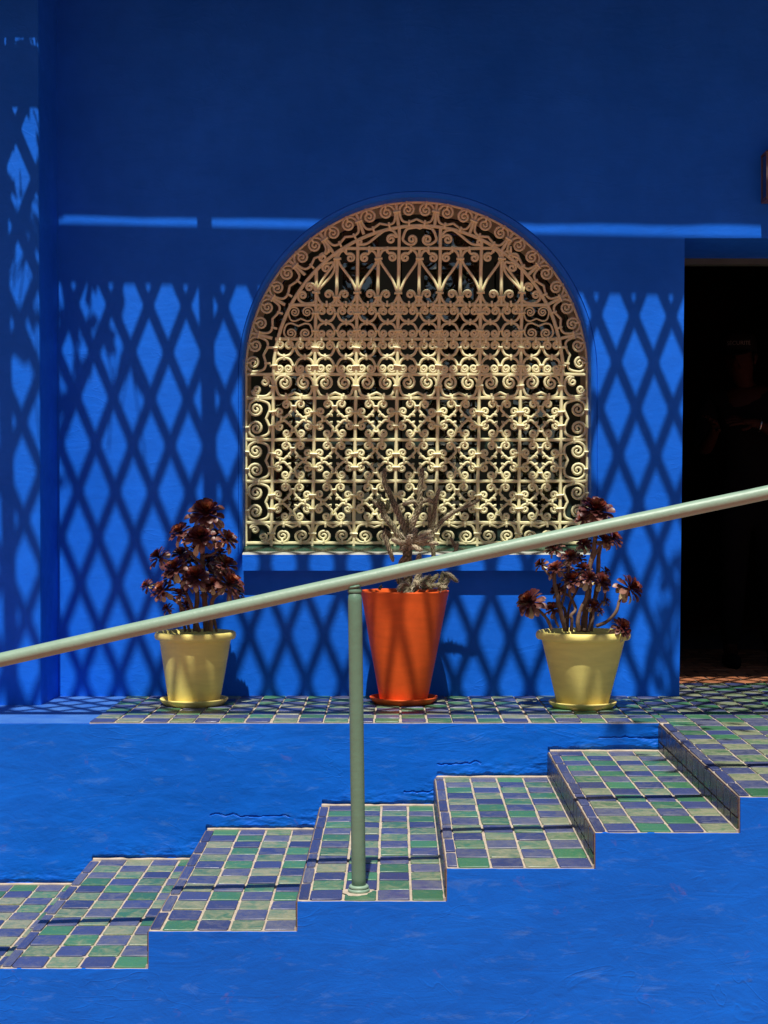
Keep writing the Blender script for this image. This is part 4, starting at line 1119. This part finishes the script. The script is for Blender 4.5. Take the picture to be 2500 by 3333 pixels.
l0 = 10; r0_ = 10 + 21
leg0 = r0_ + 21
shirt_ids = [pel, wa, ch, up, l0, l0+1, l0+2, r0_, r0_+1, r0_+2, leg0, leg0+4]
sub_chain('shirt', shirt_ids, 1.08, M_cloth, .012)
leg0 = r0_ + 21
sub_chain('trousers', [wa, pel] + [leg0, leg0+1, leg0+2, leg0+4, leg0+5, leg0+6], 1.08, M_cloth, .010)
for k in (3, 7):
    c = bv[leg0 + k]; m = MB(); q = [c + V((0, .12, -.005)), c + V((0, .05, .0)), c + V((0, -.04, -.003)), c + V((0, -.09, -.012))]
    m.tube(q, [.036, .042, .044, .024], 12, flat=.9); m.build('shoe', M_cap, man, smooth=True)
# ears, cap, lettering, watch
m = MB()
ec = V((1.812, 7.775, 1.648)); m.tube([ec + V((0, .004, -.03)), ec + V((.006, 0, -.012)), ec + V((.010, .004, .012)), ec + V((.004, .010, .03))], [.006, .009, .013, .008], 8, flat=.55); m.build('ear', M_skin, man, smooth=True)
m = MB(); cc = V((1.732, 7.805, 1.685))
m.lathe([(.098, .0), (.100, .02), (.098, .055), (.085, .088), (.055, .108), (.001, .116)], tuple(cc), 28)
m.build('cap', M_cap, man, smooth=True); cap = man.children[-1]
cap = [c_ for c_ in man.children if c_.name == 'cap'][0]
pk = []
for k in range(13):
    a = R(200 + 100*k/12); pk.append(cc + V((math.cos(a)*.097, math.sin(a)*.097, .006)))
for k in range(13):
    a = R(200 + 100*k/12); e_ = math.sin(math.pi*k/12); pk.append(cc + V((math.cos(a)*(.099 + .065*e_), math.sin(a)*(.099 + .065*e_), .004 - .034*e_)))
n_ = len(pk); pk2 = pk + [p - V((0, 0, .003)) for p in pk]
fs = [(k, k+1, 14+k, 13+k) for k in range(12)] + [(n_+k, n_+13+k, n_+14+k, n_+k+1) for k in range(12)] + [(13+k, 14+k, n_+14+k, n_+13+k) for k in range(12)]
mk('cap_peak', pk2, fs, M_cap, cap)
tc_ = bpy.data.curves.new('cap_lettering', 'FONT'); tc_.body = 'S\u00c9CURIT\u00c9'; tc_.size = .030; tc_.align_x = 'CENTER'; tc_.extrude = .0006; tc_.materials.append(M_letter)
to = bpy.data.objects.new('cap_lettering', tc_); COL.objects.link(to)
dg = bpy.context.evaluated_depsgraph_get(); tm = bpy.data.meshes.new_from_object(to.evaluated_get(dg)); bpy.data.objects.remove(to)
for v in tm.vertices:                                            # wrap the word round the crown of the cap
    x, y, z = v.co; a = R(262) + x/.100; v.co = V((math.cos(a)*(.1005 + z - .12*y), math.sin(a)*(.1005 + z - .12*y), .028 + y))
tm.name = 'cap_lettering'; tm.materials.clear(); tm.materials.append(M_letter)
finish(bpy.data.objects.new('cap_lettering', tm), cap, cc)
m = MB(); wv = wl + V((.03, .02, -.012)); ring = [wv + V((.006*math.sin(t), math.cos(t)*.031, math.sin(t)*.031)) for t in [2*math.pi*k/16 for k in range(17)]]
m.tube(ring, .006, 6); m.build('watch', M_steel, man, smooth=True)

ml = MB(); mc = bv[jaw] + V((-.018, -.058, -.004)); ml.tube([mc + V((-.022, .012, 0)), mc, mc + V((.024, .006, .001))], [.003, .005, .003], 6); ml.build('mouth', simple('lips', (.05, .015, .012), .5, .1), man, smooth=True)
man.scale = (1.03, 1.03, 1.03); man.location = (1.80*1.064, 7.86*1.064, TZ)
